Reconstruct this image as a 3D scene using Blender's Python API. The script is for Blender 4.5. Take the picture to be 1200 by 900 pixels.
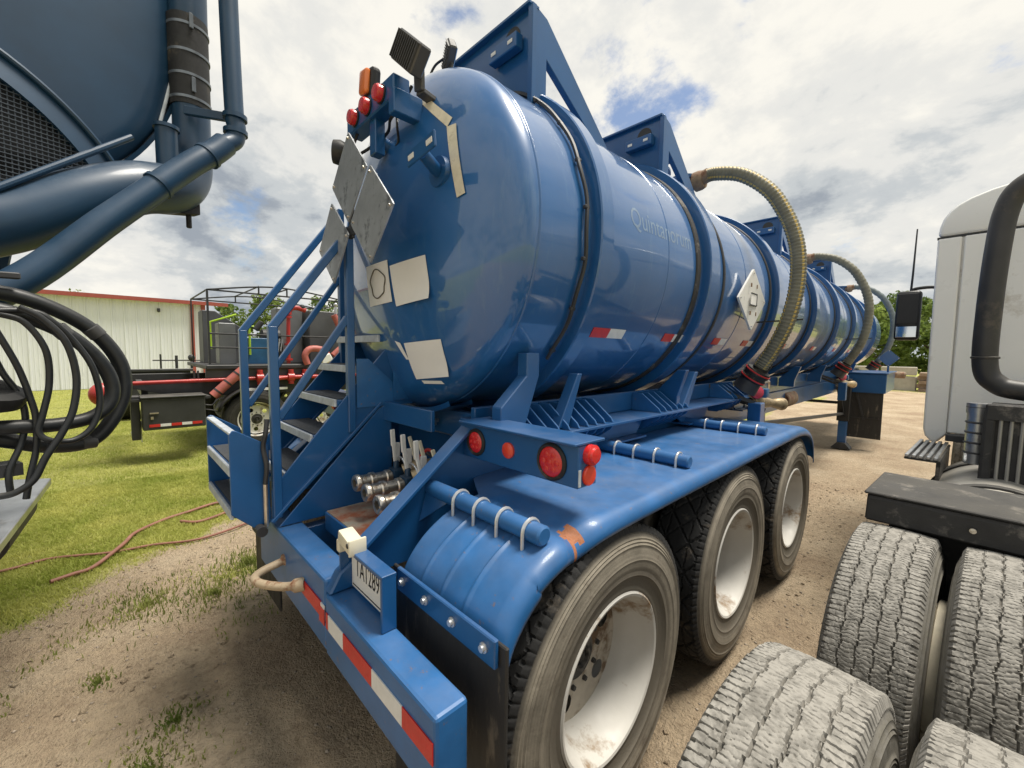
import bpy, bmesh, math, random
import numpy as np
from mathutils import Vector, Matrix
random.seed(7); RNG = np.random.default_rng(7)
for o in list(bpy.data.objects): bpy.data.objects.remove(o)
scene = bpy.context.scene; COL = scene.collection
PI = math.pi; R_ = math.radians

# ------------------------------------------------------------------ camera
cam_d = bpy.data.cameras.new('camera'); cam = bpy.data.objects.new('camera', cam_d); COL.objects.link(cam)
cam_d.sensor_fit = 'HORIZONTAL'; cam_d.sensor_width = 36; cam_d.lens = 488.0/1200*36
cam_d.clip_start = 0.02; cam_d.clip_end = 3000
CX_, CY_, F_ = 600.0, 450.0, 488.0                       # forward vanishing point 1110,420; sideways 130,407
ay = Vector((1110-CX_, -(420-CY_), -F_)).normalized()
ax = -Vector((130-CX_, -(407-CY_), -F_)).normalized()
ax = (ax - ay*ax.dot(ay)).normalized(); az = ax.cross(ay)
cam.matrix_world = Matrix.Translation((0, 0, 1.70)) @ Matrix((ax, ay, az)).to_4x4()
scene.camera = cam
scene.render.resolution_x, scene.render.resolution_y = 1024, 768

# ------------------------------------------------------------------ world, sun, exposure
SUN_EL, SUN_DIR = R_(71), Vector((0.62, 0.78))           # towards the sun on plan
w = bpy.data.worlds.new('World'); scene.world = w; w.use_nodes = True
nt = w.node_tree; nt.nodes.clear()
def N(t, **k):
    n = nt.nodes.new(t)
    for a, v in k.items(): setattr(n, a, v)
    return n
def L(a, b): nt.links.new(a, b)
def math_node(op, a, b=None, c=None):
    n = N('ShaderNodeMath', operation=op)
    for i, v in enumerate((a, b, c)):
        if v is None: continue
        if hasattr(v, 'links'): L(v, n.inputs[i])
        else: n.inputs[i].default_value = v
    return n.outputs[0]
tc = N('ShaderNodeTexCoord'); sep = N('ShaderNodeSeparateXYZ'); L(tc.outputs['Generated'], sep.inputs[0])
zz = math_node('ADD', math_node('MAXIMUM', sep.outputs[2], 0.0), 0.38)
cmb = N('ShaderNodeCombineXYZ')
L(math_node('DIVIDE', sep.outputs[0], zz), cmb.inputs[0]); L(math_node('DIVIDE', sep.outputs[1], zz), cmb.inputs[1])
def cloud_noise(scale, off, detail, rough, dist=0.0):
    mp = N('ShaderNodeMapping'); mp.inputs['Location'].default_value = off
    L(cmb.outputs[0], mp.inputs[0])
    n = N('ShaderNodeTexNoise'); n.inputs['Scale'].default_value = scale; n.inputs['Detail'].default_value = detail
    n.inputs['Roughness'].default_value = rough; n.inputs['Distortion'].default_value = dist
    L(mp.outputs[0], n.inputs[0]); return n.outputs[0]
def ramp(fac, stops):
    r = N('ShaderNodeValToRGB'); e = r.color_ramp.elements
    while len(e) < len(stops): e.new(0.5)
    for i, (p, c) in enumerate(stops): e[i].position = p; e[i].color = (*c, 1)
    r.color_ramp.interpolation = 'EASE'
    L(fac, r.inputs[0]); return r.outputs[0]
def lobe(d, width):                                       # a soft region of the sky round a direction
    v = N('ShaderNodeVectorMath', operation='DOT_PRODUCT'); L(tc.outputs['Generated'], v.inputs[0]); v.inputs[1].default_value = Vector(d).normalized()
    m = N('ShaderNodeMapRange'); m.interpolation_type = 'SMOOTHSTEP'; m.inputs[1].default_value = math.cos(R_(width)); m.inputs[2].default_value = 1.0
    L(v.outputs['Value'], m.inputs[0]); return m.outputs[0]
cn = cloud_noise(2.6, (3.1, 1.7, 0), 11, 0.60, 0.1)
gap = math_node('ADD', math_node('MULTIPLY', lobe((-0.385, 0.733, 0.553), 12), 0.24), math_node('ADD', math_node('MULTIPLY', lobe((-0.948, 0.213, 0.234), 6), 0.18), math_node('MULTIPLY', lobe((-0.23, 0.80, 0.56), 6), 0.14)))
cov = ramp(math_node('SUBTRACT', math_node('ADD', cn, 0.10), gap), [(0.36, (0, 0, 0)), (0.47, (1, 1, 1))])
shade = math_node('ADD', math_node('MULTIPLY', cloud_noise(1.3, (7.3, 2.2, 0), 7, 0.55, 0.2), 0.55),
                  math_node('MULTIPLY', cloud_noise(4.2, (1.3, 8.2, 0), 11, 0.62, 0.15), 0.45))
shade = math_node('SUBTRACT', math_node('ADD', shade, math_node('MULTIPLY', lobe((-0.20, 0.86, 0.47), 26), 0.10)), math_node('MULTIPLY', lobe((-0.06, 0.977, 0.22), 17), 0.11))
ccol = ramp(shade, [(0.37, (0.35, 0.39, 0.44)), (0.45, (0.59, 0.62, 0.635)), (0.52, (0.82, 0.815, 0.78)), (0.61, (0.98, 0.95, 0.87))])
sky = N('ShaderNodeTexSky'); sky.sky_type = 'NISHITA'; sky.sun_disc = False
sky.sun_elevation = SUN_EL; sky.sun_rotation = math.atan2(SUN_DIR.x, SUN_DIR.y); sky.dust_density = 2.0
sk = N('ShaderNodeVectorMath', operation='SCALE'); L(sky.outputs[0], sk.inputs[0]); sk.inputs['Scale'].default_value = 0.15
mixc = N('ShaderNodeMix', data_type='RGBA'); L(cov, mixc.inputs[0]); L(sk.outputs[0], mixc.inputs[6]); L(ccol, mixc.inputs[7])
bg = N('ShaderNodeBackground'); L(mixc.outputs[2], bg.inputs[0]); bg.inputs[1].default_value = 0.50
wo = N('ShaderNodeOutputWorld'); L(bg.outputs[0], wo.inputs[0])

sun_d = bpy.data.lights.new('sun', 'SUN'); sun_d.energy = 2.8; sun_d.angle = R_(22); sun_d.color = (1.0, 0.94, 0.84)
sun = bpy.data.objects.new('sun', sun_d); COL.objects.link(sun)
sd = SUN_DIR.normalized()
sun.rotation_euler = Vector((-sd.x*math.cos(SUN_EL), -sd.y*math.cos(SUN_EL), -math.sin(SUN_EL))).to_track_quat('-Z', 'Y').to_euler()
sun.location = (0, 0, 30)
vs = scene.view_settings; vs.view_transform = 'Standard'; vs.look = 'None'; vs.gamma = 1; vs.exposure = 1.0
vs.use_curve_mapping = False

# ------------------------------------------------------------------ materials
def mat(name, col, rough=0.5, metal=0.0, coat=0.0, var=0.0, vscale=6.0, dirt=None, dirt_amt=0.0, dscale=4.0, bump=0.0, bscale=60.0, stretch=(1, 1, 1), dust=0.0, dustcol=(0.34, 0.29, 0.22), spec=0.5, coords='Object'):
    m = bpy.data.materials.new(name); m.use_nodes = True
    t = m.node_tree; b = t.nodes['Principled BSDF']; ln = t.links.new
    b.inputs['Roughness'].default_value = rough; b.inputs['Metallic'].default_value = metal
    b.inputs['Coat Weight'].default_value = coat; b.inputs['Coat Roughness'].default_value = 0.12 if coat < 0.85 else 0.05; b.inputs['Coat IOR'].default_value = 1.5 if coat < 0.85 else 1.6
    b.inputs['Specular IOR Level'].default_value = spec
    tcn = t.nodes.new('ShaderNodeTexCoord'); mp = t.nodes.new('ShaderNodeMapping'); mp.inputs['Scale'].default_value = stretch
    ln(tcn.outputs[coords], mp.inputs[0])
    def noise(s, d=6, r=0.6):
        n = t.nodes.new('ShaderNodeTexNoise'); n.inputs['Scale'].default_value = s; n.inputs['Detail'].default_value = d
        n.inputs['Roughness'].default_value = r; ln(mp.outputs[0], n.inputs[0]); return n.outputs[0]
    def rmp(f, lo, hi, a=0.0, c=1.0):
        n = t.nodes.new('ShaderNodeMapRange'); n.inputs[1].default_value = lo; n.inputs[2].default_value = hi
        n.inputs[3].default_value = a; n.inputs[4].default_value = c; ln(f, n.inputs[0]); return n.outputs[0]
    def mix(f, a, c):
        n = t.nodes.new('ShaderNodeMix'); n.data_type = 'RGBA'
        if hasattr(f, 'links'): ln(f, n.inputs[0])
        else: n.inputs[0].default_value = f
        for i, x in ((6, a), (7, c)):
            if hasattr(x, 'links'): ln(x, n.inputs[i])
            else: n.inputs[i].default_value = (*x, 1)
        return n.outputs[2]
    c = (*col,); out = None
    if var > 0:
        out = mix(rmp(noise(vscale), 0.3, 0.7), tuple(x*(1-var) for x in col), tuple(min(1, x*(1+var)) for x in col))
    else:
        out = col
    if dirt is not None:
        f = rmp(noise(dscale, 8, 0.68), 0.62-dirt_amt*0.5, 0.72-dirt_amt*0.4)
        out = mix(f, out, dirt)
    if dust > 0:
        g = t.nodes.new('ShaderNodeNewGeometry'); s = t.nodes.new('ShaderNodeSeparateXYZ'); ln(g.outputs['Normal'], s.inputs[0])
        f1 = rmp(s.outputs[2], 0.2, 1.0, 0.0, 1.0); f2 = rmp(noise(3.0, 8, 0.7), 0.35, 0.75)
        mu = t.nodes.new('ShaderNodeMath'); mu.operation = 'MULTIPLY'; ln(f1, mu.inputs[0]); ln(f2, mu.inputs[1])
        m2 = t.nodes.new('ShaderNodeMath'); m2.operation = 'MULTIPLY'; ln(mu.outputs[0], m2.inputs[0]); m2.inputs[1].default_value = dust
        out = mix(m2.outputs[0], out, dustcol)
        rr = t.nodes.new('ShaderNodeMath'); rr.operation = 'ADD'; ln(m2.outputs[0], rr.inputs[0]); rr.inputs[1].default_value = rough
        ln(rr.outputs[0], b.inputs['Roughness'])
    elif var > 0 and metal < 0.5:
        ln(rmp(noise(vscale*2.3), 0.3, 0.7, rough*0.8, min(1, rough*1.25)), b.inputs['Roughness'])
    if hasattr(out, 'links'): ln(out, b.inputs['Base Color'])
    else: b.inputs['Base Color'].default_value = (*out, 1)
    if bump > 0:
        bn = t.nodes.new('ShaderNodeBump'); bn.inputs['Strength'].default_value = bump; bn.inputs['Distance'].default_value = 0.01
        ln(noise(bscale, 8, 0.7), bn.inputs['Height']); ln(bn.outputs[0], b.inputs['Normal'])
    m['b'] = 1
    return m
BLUE = (0.010, 0.082, 0.235)
M = {}
M['blue'] = mat('blue_paint', BLUE, 0.34, coat=0.35, var=0.14, vscale=2.5, dust=0.22, bump=0.03, bscale=5)
M['tank'] = mat('tank_blue_paint', (0.013, 0.098, 0.285), 0.34, coat=0.9, var=0.10, vscale=1.2, bump=0.012, bscale=2.6, dirt=(0.035, 0.125, 0.30), dirt_amt=0.10, dscale=7, dust=0.16, dustcol=(0.24, 0.28, 0.32), stretch=(2.2, 2.2, 0.3))
M['deck'] = mat('worn_blue_paint', (0.018, 0.112, 0.30), 0.40, coat=0.2, var=0.18, vscale=7, dirt=(0.17, 0.11, 0.075), dirt_amt=0.0, dscale=34, dust=0.20, bump=0.05, bscale=12)
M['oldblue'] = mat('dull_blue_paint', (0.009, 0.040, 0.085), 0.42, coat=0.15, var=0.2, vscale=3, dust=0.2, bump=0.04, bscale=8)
M['black'] = mat('black_paint', (0.012, 0.012, 0.013), 0.45, var=0.3, dust=0.25)
M['rubber'] = mat('black_rubber', (0.016, 0.016, 0.016), 0.62, var=0.35, vscale=9, dirt=(0.10, 0.085, 0.065), dirt_amt=0.12, dscale=5, bump=0.12, bscale=40)
M['flap'] = mat('mud_flap_rubber', (0.022, 0.021, 0.020), 0.6, var=0.3, vscale=5, dirt=(0.13, 0.11, 0.085), dirt_amt=0.10, dscale=14, bump=0.15, bscale=60, stretch=(1, 1, 0.25))
M['hoseblk'] = mat('hose_rubber', (0.014, 0.016, 0.018), 0.42, var=0.3, vscale=14, dust=0.12, bump=0.05, bscale=90)
M['rim'] = mat('white_wheel_paint', (0.54, 0.525, 0.485), 0.55, coat=0.0, var=0.06, dirt=(0.24, 0.16, 0.09), dirt_amt=0.14, dscale=5, bump=0.05)
M['rimdirt'] = mat('muddy_wheel_paint', (0.50, 0.45, 0.37), 0.55, var=0.2, dirt=(0.16, 0.10, 0.055), dirt_amt=0.30, dscale=9, bump=0.2, bscale=30)
M['steel'] = mat('bare_steel', (0.66, 0.61, 0.53), 0.28, metal=0.9, var=0.25, vscale=20, dirt=(0.20, 0.14, 0.09), dirt_amt=0.10, dscale=18, bump=0.1)
M['zinc'] = mat('galvanised_steel', (0.62, 0.63, 0.64), 0.35, metal=0.7, var=0.12, vscale=14)
M['dustalu'] = mat('dusty_tank_metal', (0.36, 0.345, 0.31), 0.42, metal=0.3, var=0.2, vscale=5, dust=0.4, dirt=(0.22, 0.20, 0.16), dirt_amt=0.1, bump=0.05)
M['clamp'] = mat('dull_clamp', (0.20, 0.22, 0.24), 0.4, metal=0.7, var=0.2)
M['alu'] = mat('worn_aluminium', (0.55, 0.56, 0.57), 0.33, metal=0.9, var=0.2, vscale=9, dirt=(0.22, 0.20, 0.17), dirt_amt=0.08, bump=0.08, bscale=18)
M['nose'] = mat('step_nosing', (0.50, 0.54, 0.58), 0.45, var=0.2, vscale=20)
M['grip'] = mat('step_grip', (0.045, 0.055, 0.07), 0.7, var=0.3, vscale=30, bump=0.6, bscale=120, dust=0.2)
M['rust'] = mat('rusty_plate', (0.33, 0.30, 0.24), 0.75, var=0.2, vscale=8, dirt=(0.26, 0.085, 0.04), dirt_amt=0.42, dscale=4, bump=0.3, bscale=25)
M['rusty'] = mat('rusty_iron', (0.24, 0.17, 0.11), 0.7, var=0.35, vscale=14, dirt=(0.17, 0.06, 0.025), dirt_amt=0.2, dscale=10, bump=0.3, bscale=40)
M['rustpatch'] = mat('torn_rusty_edge', (0.36, 0.14, 0.065), 0.7, var=0.35, vscale=30, dirt=(0.22, 0.08, 0.04), dirt_amt=0.2, dscale=30, bump=0.3)
M['hook'] = mat('hook_iron', (0.42, 0.33, 0.22), 0.6, var=0.2, dirt=(0.20, 0.08, 0.035), dirt_amt=0.2, dscale=14, bump=0.2)
M['red'] = mat('red_lens', (0.62, 0.020, 0.018), 0.18, coat=0.6, bump=0.25, bscale=90)
M['orange'] = mat('orange_red_lens', (0.75, 0.055, 0.02), 0.2, coat=0.6, bump=0.2, bscale=120)
M['amber'] = mat('amber_lens', (0.75, 0.20, 0.04), 0.22, coat=0.5)
M['tapered'] = mat('red_reflector', (0.55, 0.03, 0.025), 0.35, var=0.12, vscale=30)
M['tapewhite'] = mat('white_reflector', (0.72, 0.72, 0.70), 0.35, var=0.08, vscale=30)
M['paper'] = mat('white_sheet', (0.80, 0.79, 0.76), 0.6, var=0.05, vscale=3)
M['strip'] = mat('peeling_tape', (0.66, 0.60, 0.46), 0.65, var=0.14, vscale=16, dirt=(0.40, 0.33, 0.22), dirt_amt=0.1, dscale=20)
M['placard'] = mat('placard_back', (0.40, 0.42, 0.44), 0.40, metal=0.5, var=0.2, vscale=7, dirt=(0.16, 0.17, 0.18), dirt_amt=0.15, dscale=10, bump=0.06)
M['white'] = mat('white_paint', (0.74, 0.73, 0.69), 0.4, var=0.04, vscale=3)
M['cream'] = mat('cream_plastic', (0.68, 0.63, 0.48), 0.4, var=0.05)
M['cab'] = mat('cab_paint', (0.85, 0.845, 0.81), 0.30, coat=0.5, var=0.03, vscale=1.5, dirt=(0.55, 0.51, 0.44), dirt_amt=0.04, dscale=3)
M['plastic'] = mat('dark_plastic', (0.02, 0.02, 0.021), 0.4, var=0.2)
M['greyblk'] = mat('dusty_black_steel', (0.030, 0.029, 0.028), 0.6, var=0.35, vscale=7, dirt=(0.16, 0.145, 0.125), dirt_amt=0.14, dscale=8, dust=0.55, dustcol=(0.15, 0.14, 0.12), bump=0.25, bscale=26)
M['exhaust'] = mat('exhaust_black', (0.030, 0.029, 0.029), 0.45, var=0.3, vscale=6, dust=0.3, dirt=(0.085, 0.07, 0.055), dirt_amt=0.1)
M['flood'] = mat('lamp_housing', (0.085, 0.085, 0.085), 0.5, metal=0.4, var=0.2)
M['glass'] = mat('mirror_glass', (0.75, 0.77, 0.78), 0.04, metal=1.0)
M['brass'] = mat('worn_brass', (0.46, 0.36, 0.22), 0.42, metal=0.6, var=0.25, vscale=20, dirt=(0.24, 0.18, 0.11), dirt_amt=0.2, dscale=16)
M['redpaint'] = mat('red_paint', (0.42, 0.028, 0.025), 0.4, coat=0.2, var=0.2, dust=0.25)
M['pink'] = mat('red_wheel_paint', (0.50, 0.035, 0.07), 0.35, coat=0.3)
M['hose_g'] = mat('ribbed_hose_olive', (0.15, 0.145, 0.105), 0.55, var=0.25, vscale=9, dust=0.15)
M['hose_y'] = mat('ribbed_hose_yellow', (0.50, 0.36, 0.10), 0.5, var=0.15, vscale=20)
M['hose_b'] = mat('ribbed_hose_grey', (0.13, 0.16, 0.17), 0.5, var=0.2, vscale=9)
M['wall'] = mat('metal_siding', (0.70, 0.715, 0.765), 0.45, var=0.05, vscale=2, dirt=(0.54, 0.56, 0.60), dirt_amt=0.05, dscale=1.2, stretch=(1, 1, 0.2), coords='Object')
M['trim'] = mat('red_trim', (0.30, 0.065, 0.05), 0.45, var=0.1)
M['roof'] = mat('roof_sheet', (0.45, 0.43, 0.40), 0.45, var=0.08)
M['dark'] = mat('dark_steel', (0.030, 0.031, 0.034), 0.5, var=0.3, dust=0.15)
M['charcoal'] = mat('charcoal_panel', (0.075, 0.078, 0.082), 0.5, var=0.25, vscale=1.5, dust=0.1)
M['greypanel'] = mat('grey_panel', (0.17, 0.175, 0.18), 0.45, metal=0.3, var=0.2, vscale=2)
M['box'] = mat('toolbox_black', (0.035, 0.037, 0.037), 0.5, var=0.2, dust=0.3)
M['lime'] = mat('lime_rail', (0.36, 0.55, 0.03), 0.45)
M['navy'] = mat('blue_engine', (0.02, 0.10, 0.22), 0.45, var=0.2)
M['salmon'] = mat('faded_red_tube', (0.42, 0.12, 0.10), 0.5, var=0.25, vscale=9, dust=0.2)
M['concrete'] = mat('concrete', (0.40, 0.37, 0.31), 0.85, var=0.2, vscale=2, bump=0.3, bscale=9)
M['wood'] = mat('weathered_timber', (0.24, 0.17, 0.12), 0.8, var=0.4, vscale=5, bump=0.3)
M['bark'] = mat('bark', (0.10, 0.075, 0.05), 0.9, var=0.4, vscale=9, bump=0.5, bscale=20)
M['airhose'] = mat('faded_orange_hose', (0.24, 0.10, 0.07), 0.6, var=0.2, vscale=12, dust=0.2)
M['stone'] = mat('gravel', (0.31, 0.26, 0.20), 0.9, var=0.4, vscale=8)
M['ghost'] = mat('lettering_ghost', (0.13, 0.215, 0.34), 0.34, coat=0.9, var=0.25, vscale=22)
M['recess'] = mat('shade_dark_recess_paint', (0.012, 0.018, 0.028), 0.6, var=0.3, vscale=6)  # deep shade of the valve recess put into a near-black colour
M['ink'] = mat('black_ink', (0.01, 0.01, 0.012), 0.5)
M['grime'] = mat('grime_stain', (0.12, 0.11, 0.09), 0.8, var=0.4, vscale=30)
M['mesh'] = mat('grille_dark', (0.014, 0.016, 0.02), 0.6)
M['meshwire'] = mat('grille_wire', (0.05, 0.065, 0.085), 0.5)

def leaf_mat(name, c1, c2, scale, trans=0.25):
    m = bpy.data.materials.new(name); m.use_nodes = True; t = m.node_tree; b = t.nodes['Principled BSDF']
    g = t.nodes.new('ShaderNodeNewGeometry'); n = t.nodes.new('ShaderNodeTexNoise'); n.inputs['Scale'].default_value = scale
    n.inputs['Detail'].default_value = 3
    t.links.new(g.outputs['Position'], n.inputs[0])
    r = t.nodes.new('ShaderNodeValToRGB'); e = r.color_ramp.elements
    e[0].position = 0.35; e[0].color = (*c1, 1); e[1].position = 0.65; e[1].color = (*c2, 1)
    t.links.new(n.outputs[0], r.inputs[0]); t.links.new(r.outputs[0], b.inputs['Base Color'])
    b.inputs['Roughness'].default_value = 0.6
    b.inputs['Specular IOR Level'].default_value = 0.25
    tr = t.nodes.new('ShaderNodeBsdfTranslucent'); t.links.new(r.outputs[0], tr.inputs[0])
    mx = t.nodes.new('ShaderNodeMixShader'); mx.inputs[0].default_value = trans
    t.links.new(b.outputs[0], mx.inputs[1]); t.links.new(tr.outputs[0], mx.inputs[2])
    t.links.new(mx.outputs[0], t.nodes['Material Output'].inputs[0])
    return m
M['leaf'] = leaf_mat('leaf_mid', (0.12, 0.18, 0.04), (0.26, 0.33, 0.09), 0.9, 0.5)
M['leafd'] = leaf_mat('leaf_dark', (0.08, 0.13, 0.03), (0.18, 0.24, 0.06), 0.8, 0.5)
M['blade'] = leaf_mat('grass_blade', (0.32, 0.37, 0.07), (0.54, 0.54, 0.16), 1.7, 0.5)
M['weed'] = leaf_mat('weed_leaf', (0.14, 0.19, 0.04), (0.30, 0.32, 0.09), 5.0, 0.4)

def tyre_mat(name, tread, side, rt, dirt, amt, ns=9):
    m = bpy.data.materials.new(name); m.use_nodes = True; t = m.node_tree; b = t.nodes['Principled BSDF']; ln = t.links.new
    tcn = t.nodes.new('ShaderNodeTexCoord'); sp = t.nodes.new('ShaderNodeSeparateXYZ'); ln(tcn.outputs['Object'], sp.inputs[0])
    def mth(op, a, c=None):
        n = t.nodes.new('ShaderNodeMath'); n.operation = op
        for i, v in enumerate((a, c)):
            if v is None: continue
            if hasattr(v, 'links'): ln(v, n.inputs[i])
            else: n.inputs[i].default_value = v
        return n.outputs[0]
    rad = mth('SQRT', mth('ADD', mth('MULTIPLY', sp.outputs[1], sp.outputs[1]), mth('MULTIPLY', sp.outputs[2], sp.outputs[2])))
    def rng(f, lo, hi, a=0., c=1.):
        n = t.nodes.new('ShaderNodeMapRange'); n.inputs[1].default_value = lo; n.inputs[2].default_value = hi; n.inputs[3].default_value = a; n.inputs[4].default_value = c
        ln(f, n.inputs[0]); return n.outputs[0]
    def noise(s, vec=None, d=6):
        n = t.nodes.new('ShaderNodeTexNoise'); n.inputs['Scale'].default_value = s; n.inputs['Detail'].default_value = d; n.inputs['Roughness'].default_value = 0.65
        ln(vec or tcn.outputs['Object'], n.inputs[0]); return n.outputs[0]
    def mix(f, a, c):
        n = t.nodes.new('ShaderNodeMix'); n.data_type = 'RGBA'; ln(f, n.inputs[0])
        for i, x in ((6, a), (7, c)):
            if hasattr(x, 'links'): ln(x, n.inputs[i])
            else: n.inputs[i].default_value = (*x, 1)
        return n.outputs[2]
    # concentric dust bands on the sidewall
    cv = t.nodes.new('ShaderNodeCombineXYZ'); ln(rad, cv.inputs[0])
    band = noise(46, cv.outputs[0], 3)
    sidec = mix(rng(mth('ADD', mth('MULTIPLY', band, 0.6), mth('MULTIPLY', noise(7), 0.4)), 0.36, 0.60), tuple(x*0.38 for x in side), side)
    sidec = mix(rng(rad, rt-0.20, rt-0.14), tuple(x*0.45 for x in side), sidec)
    c = mix(rng(rad, rt-0.050, rt-0.030), sidec, tread)
    c = mix(rng(noise(ns, None, 10), 0.62-amt*0.5, 0.74-amt*0.4), c, dirt)
    ln(c, b.inputs['Base Color']); b.inputs['Roughness'].default_value = 0.75; b.inputs['Specular IOR Level'].default_value = 0.3
    bn = t.nodes.new('ShaderNodeBump'); bn.inputs['Strength'].default_value = 0.25; bn.inputs['Distance'].default_value = 0.006
    ln(noise(70, None, 8), bn.inputs['Height']); ln(bn.outputs[0], b.inputs['Normal'])
    return m
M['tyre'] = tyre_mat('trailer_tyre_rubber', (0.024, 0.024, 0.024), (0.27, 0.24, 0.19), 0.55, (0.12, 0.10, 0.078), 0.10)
M['tyred'] = tyre_mat('dusty_tyre_rubber', (0.29, 0.275, 0.245), (0.22, 0.205, 0.17), 0.515, (0.18, 0.17, 0.15), 0.34, 30)
M['tyreb'] = tyre_mat('black_tyre_rubber', (0.022, 0.022, 0.022), (0.05, 0.047, 0.042), 0.50, (0.06, 0.055, 0.05), 0.05)

# ------------------------------------------------------------------ mesh builder
CEN = {}                                                  # object -> its origin in the frame of its thing
class MB:
    def __init__(s): s.v = []; s.f = []; s.m = []; s.cur = 0
    def add(s, vs, fs):
        k = len(s.v); s.v += [tuple(p) for p in vs]; s.f += [tuple(i+k for i in f) for f in fs]; s.m += [s.cur]*len(fs); return s
    def box(s, c, sz, rot=None):
        x, y, z = (a/2 for a in sz); P = [Vector((i, j, k)) for i in (-x, x) for j in (-y, y) for k in (-z, z)]
        if rot is not None: P = [rot @ p for p in P]
        c = Vector(c)
        return s.add([p+c for p in P], [(0, 1, 3, 2), (4, 6, 7, 5), (0, 4, 5, 1), (2, 3, 7, 6), (0, 2, 6, 4), (1, 5, 7, 3)])
    def b2(s, a, b): return s.box([(p+q)/2 for p, q in zip(a, b)], [abs(q-p) for p, q in zip(a, b)])
    def bar(s, p0, p1, wd, th, up=(0, 0, 1)):
        p0, p1 = Vector(p0), Vector(p1); d = (p1-p0).normalized(); u = Vector(up); sx = d.cross(u)
        if sx.length < 1e-4: sx = d.cross(Vector((1, 0, 0)))
        sx.normalize(); u = sx.cross(d); P = []
        for p in (p0, p1):
            for i, j in ((-1, -1), (1, -1), (1, 1), (-1, 1)): P.append(p+sx*(i*wd/2)+u*(j*th/2))
        return s.add(P, [(0, 1, 2, 3), (7, 6, 5, 4), (0, 4, 5, 1), (1, 5, 6, 2), (2, 6, 7, 3), (3, 7, 4, 0)])
    def cyl(s, p0, p1, r0, r1=None, n=16): return s.tube([p0, p1], [r0, r0 if r1 is None else r1], n)
    def tube(s, pts, r, n=10, closed=False, caps=True, mats=None):
        P = [Vector(p) for p in pts]; m = len(P); rs = r if isinstance(r, (list, tuple)) else [r]*m
        T = []
        for i in range(m):
            a = P[i-1] if (i > 0 or closed) else P[i]; b = P[(i+1) % m] if (i < m-1 or closed) else P[i]
            T.append((b-a).normalized())
        ref = Vector((0, 0, 1)) if abs(T[0].z) < 0.9 else Vector((1, 0, 0))
        u = (ref-T[0]*ref.dot(T[0])).normalized(); V = []; k = len(s.v)
        for i in range(m):
            u = (u-T[i]*u.dot(T[i])).normalized(); q = T[i].cross(u)
            for j in range(n):
                a = 2*PI*j/n; V.append(P[i]+(u*math.cos(a)+q*math.sin(a))*rs[i])
        Fc = []; mm = []
        for i in range(m if closed else m-1):
            for j in range(n):
                Fc.append((i*n+j, i*n+(j+1) % n, ((i+1) % m)*n+(j+1) % n, ((i+1) % m)*n+j)); mm.append(mats(i, j) if mats else s.cur)
        if caps and not closed:
            Fc.append(tuple(range(n-1, -1, -1))); Fc.append(tuple((m-1)*n+j for j in range(n))); mm += [s.cur]*2
        s.add(V, Fc); s.m[-len(mm):] = mm; return s
    def lathe(s, o, axis, prof, n=32, a0=0, a1=2*PI, mats=None):
        o = Vector(o); A = Vector(axis).normalized(); ref = Vector((0, 0, 1)) if abs(A.z) < 0.9 else Vector((1, 0, 0))
        u = (ref-A*ref.dot(A)).normalized(); q = A.cross(u); full = abs(a1-a0-2*PI) < 1e-6; cnt = n if full else n+1; V = []
        for r, h in prof:
            for j in range(cnt):
                a = a0+(a1-a0)*j/n; V.append(o+A*h+(u*math.cos(a)+q*math.sin(a))*r)
        Fc = []
        for i in range(len(prof)-1):
            for j in range(n):
                j2 = (j+1) % cnt if full else j+1
                Fc.append((i*cnt+j, i*cnt+j2, (i+1)*cnt+j2, (i+1)*cnt+j))
        return s.add(V, Fc)
    def prism(s, poly, off):
        P = [Vector(p) for p in poly]; o = Vector(off); n = len(P)
        return s.add(P+[p+o for p in P], [tuple(range(n-1, -1, -1)), tuple(range(n, 2*n))]+[(i, (i+1) % n, n+(i+1) % n, n+i) for i in range(n)])
    def ball(s, c, r, n=12, sc=(1, 1, 1)):
        c = Vector(c); V = []; m = n//2; Fc = []
        for i in range(m+1):
            t = PI*i/m
            for j in range(n):
                a = 2*PI*j/n; V.append(c+Vector((sc[0]*r*math.sin(t)*math.cos(a), sc[1]*r*math.sin(t)*math.sin(a), sc[2]*r*math.cos(t))))
        for i in range(m):
            for j in range(n): Fc.append((i*n+j, (i+1)*n+j, (i+1)*n+(j+1) % n, i*n+(j+1) % n))
        return s.add(V, Fc)
    def build(s, name, mats, parent=None, smooth=35, bevel=0.0, seg=1, merge=1e-5, **tags):
        me = bpy.data.meshes.new(name); V = np.array([tuple(p) for p in s.v]); lo, hi = V.min(0), V.max(0)
        c = Vector((lo+hi)/2)
        if parent is None: c.z = lo[2]
        me.from_pydata([Vector(p)-c for p in s.v], [], s.f)
        me.polygons.foreach_set('material_index', s.m)
        bm = bmesh.new(); bm.from_mesh(me)
        if merge: bmesh.ops.remove_doubles(bm, verts=bm.verts, dist=merge)
        bmesh.ops.recalc_face_normals(bm, faces=bm.faces)
        if bevel > 0:
            ed = [e for e in bm.edges if len(e.link_faces) == 2 and e.calc_face_angle(0) > R_(40)]
            bmesh.ops.bevel(bm, geom=ed, offset=bevel, segments=seg, profile=0.5, affect='EDGES', clamp_overlap=True)
        bm.to_mesh(me); bm.free()
        for m in (mats if isinstance(mats, (list, tuple)) else [mats]): me.materials.append(M[m] if isinstance(m, str) else m)
        if smooth:
            me.polygons.foreach_set('use_smooth', [True]*len(me.polygons)); me.set_sharp_from_angle(angle=R_(smooth))
        return link(name, me, c, parent, **tags)
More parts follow.
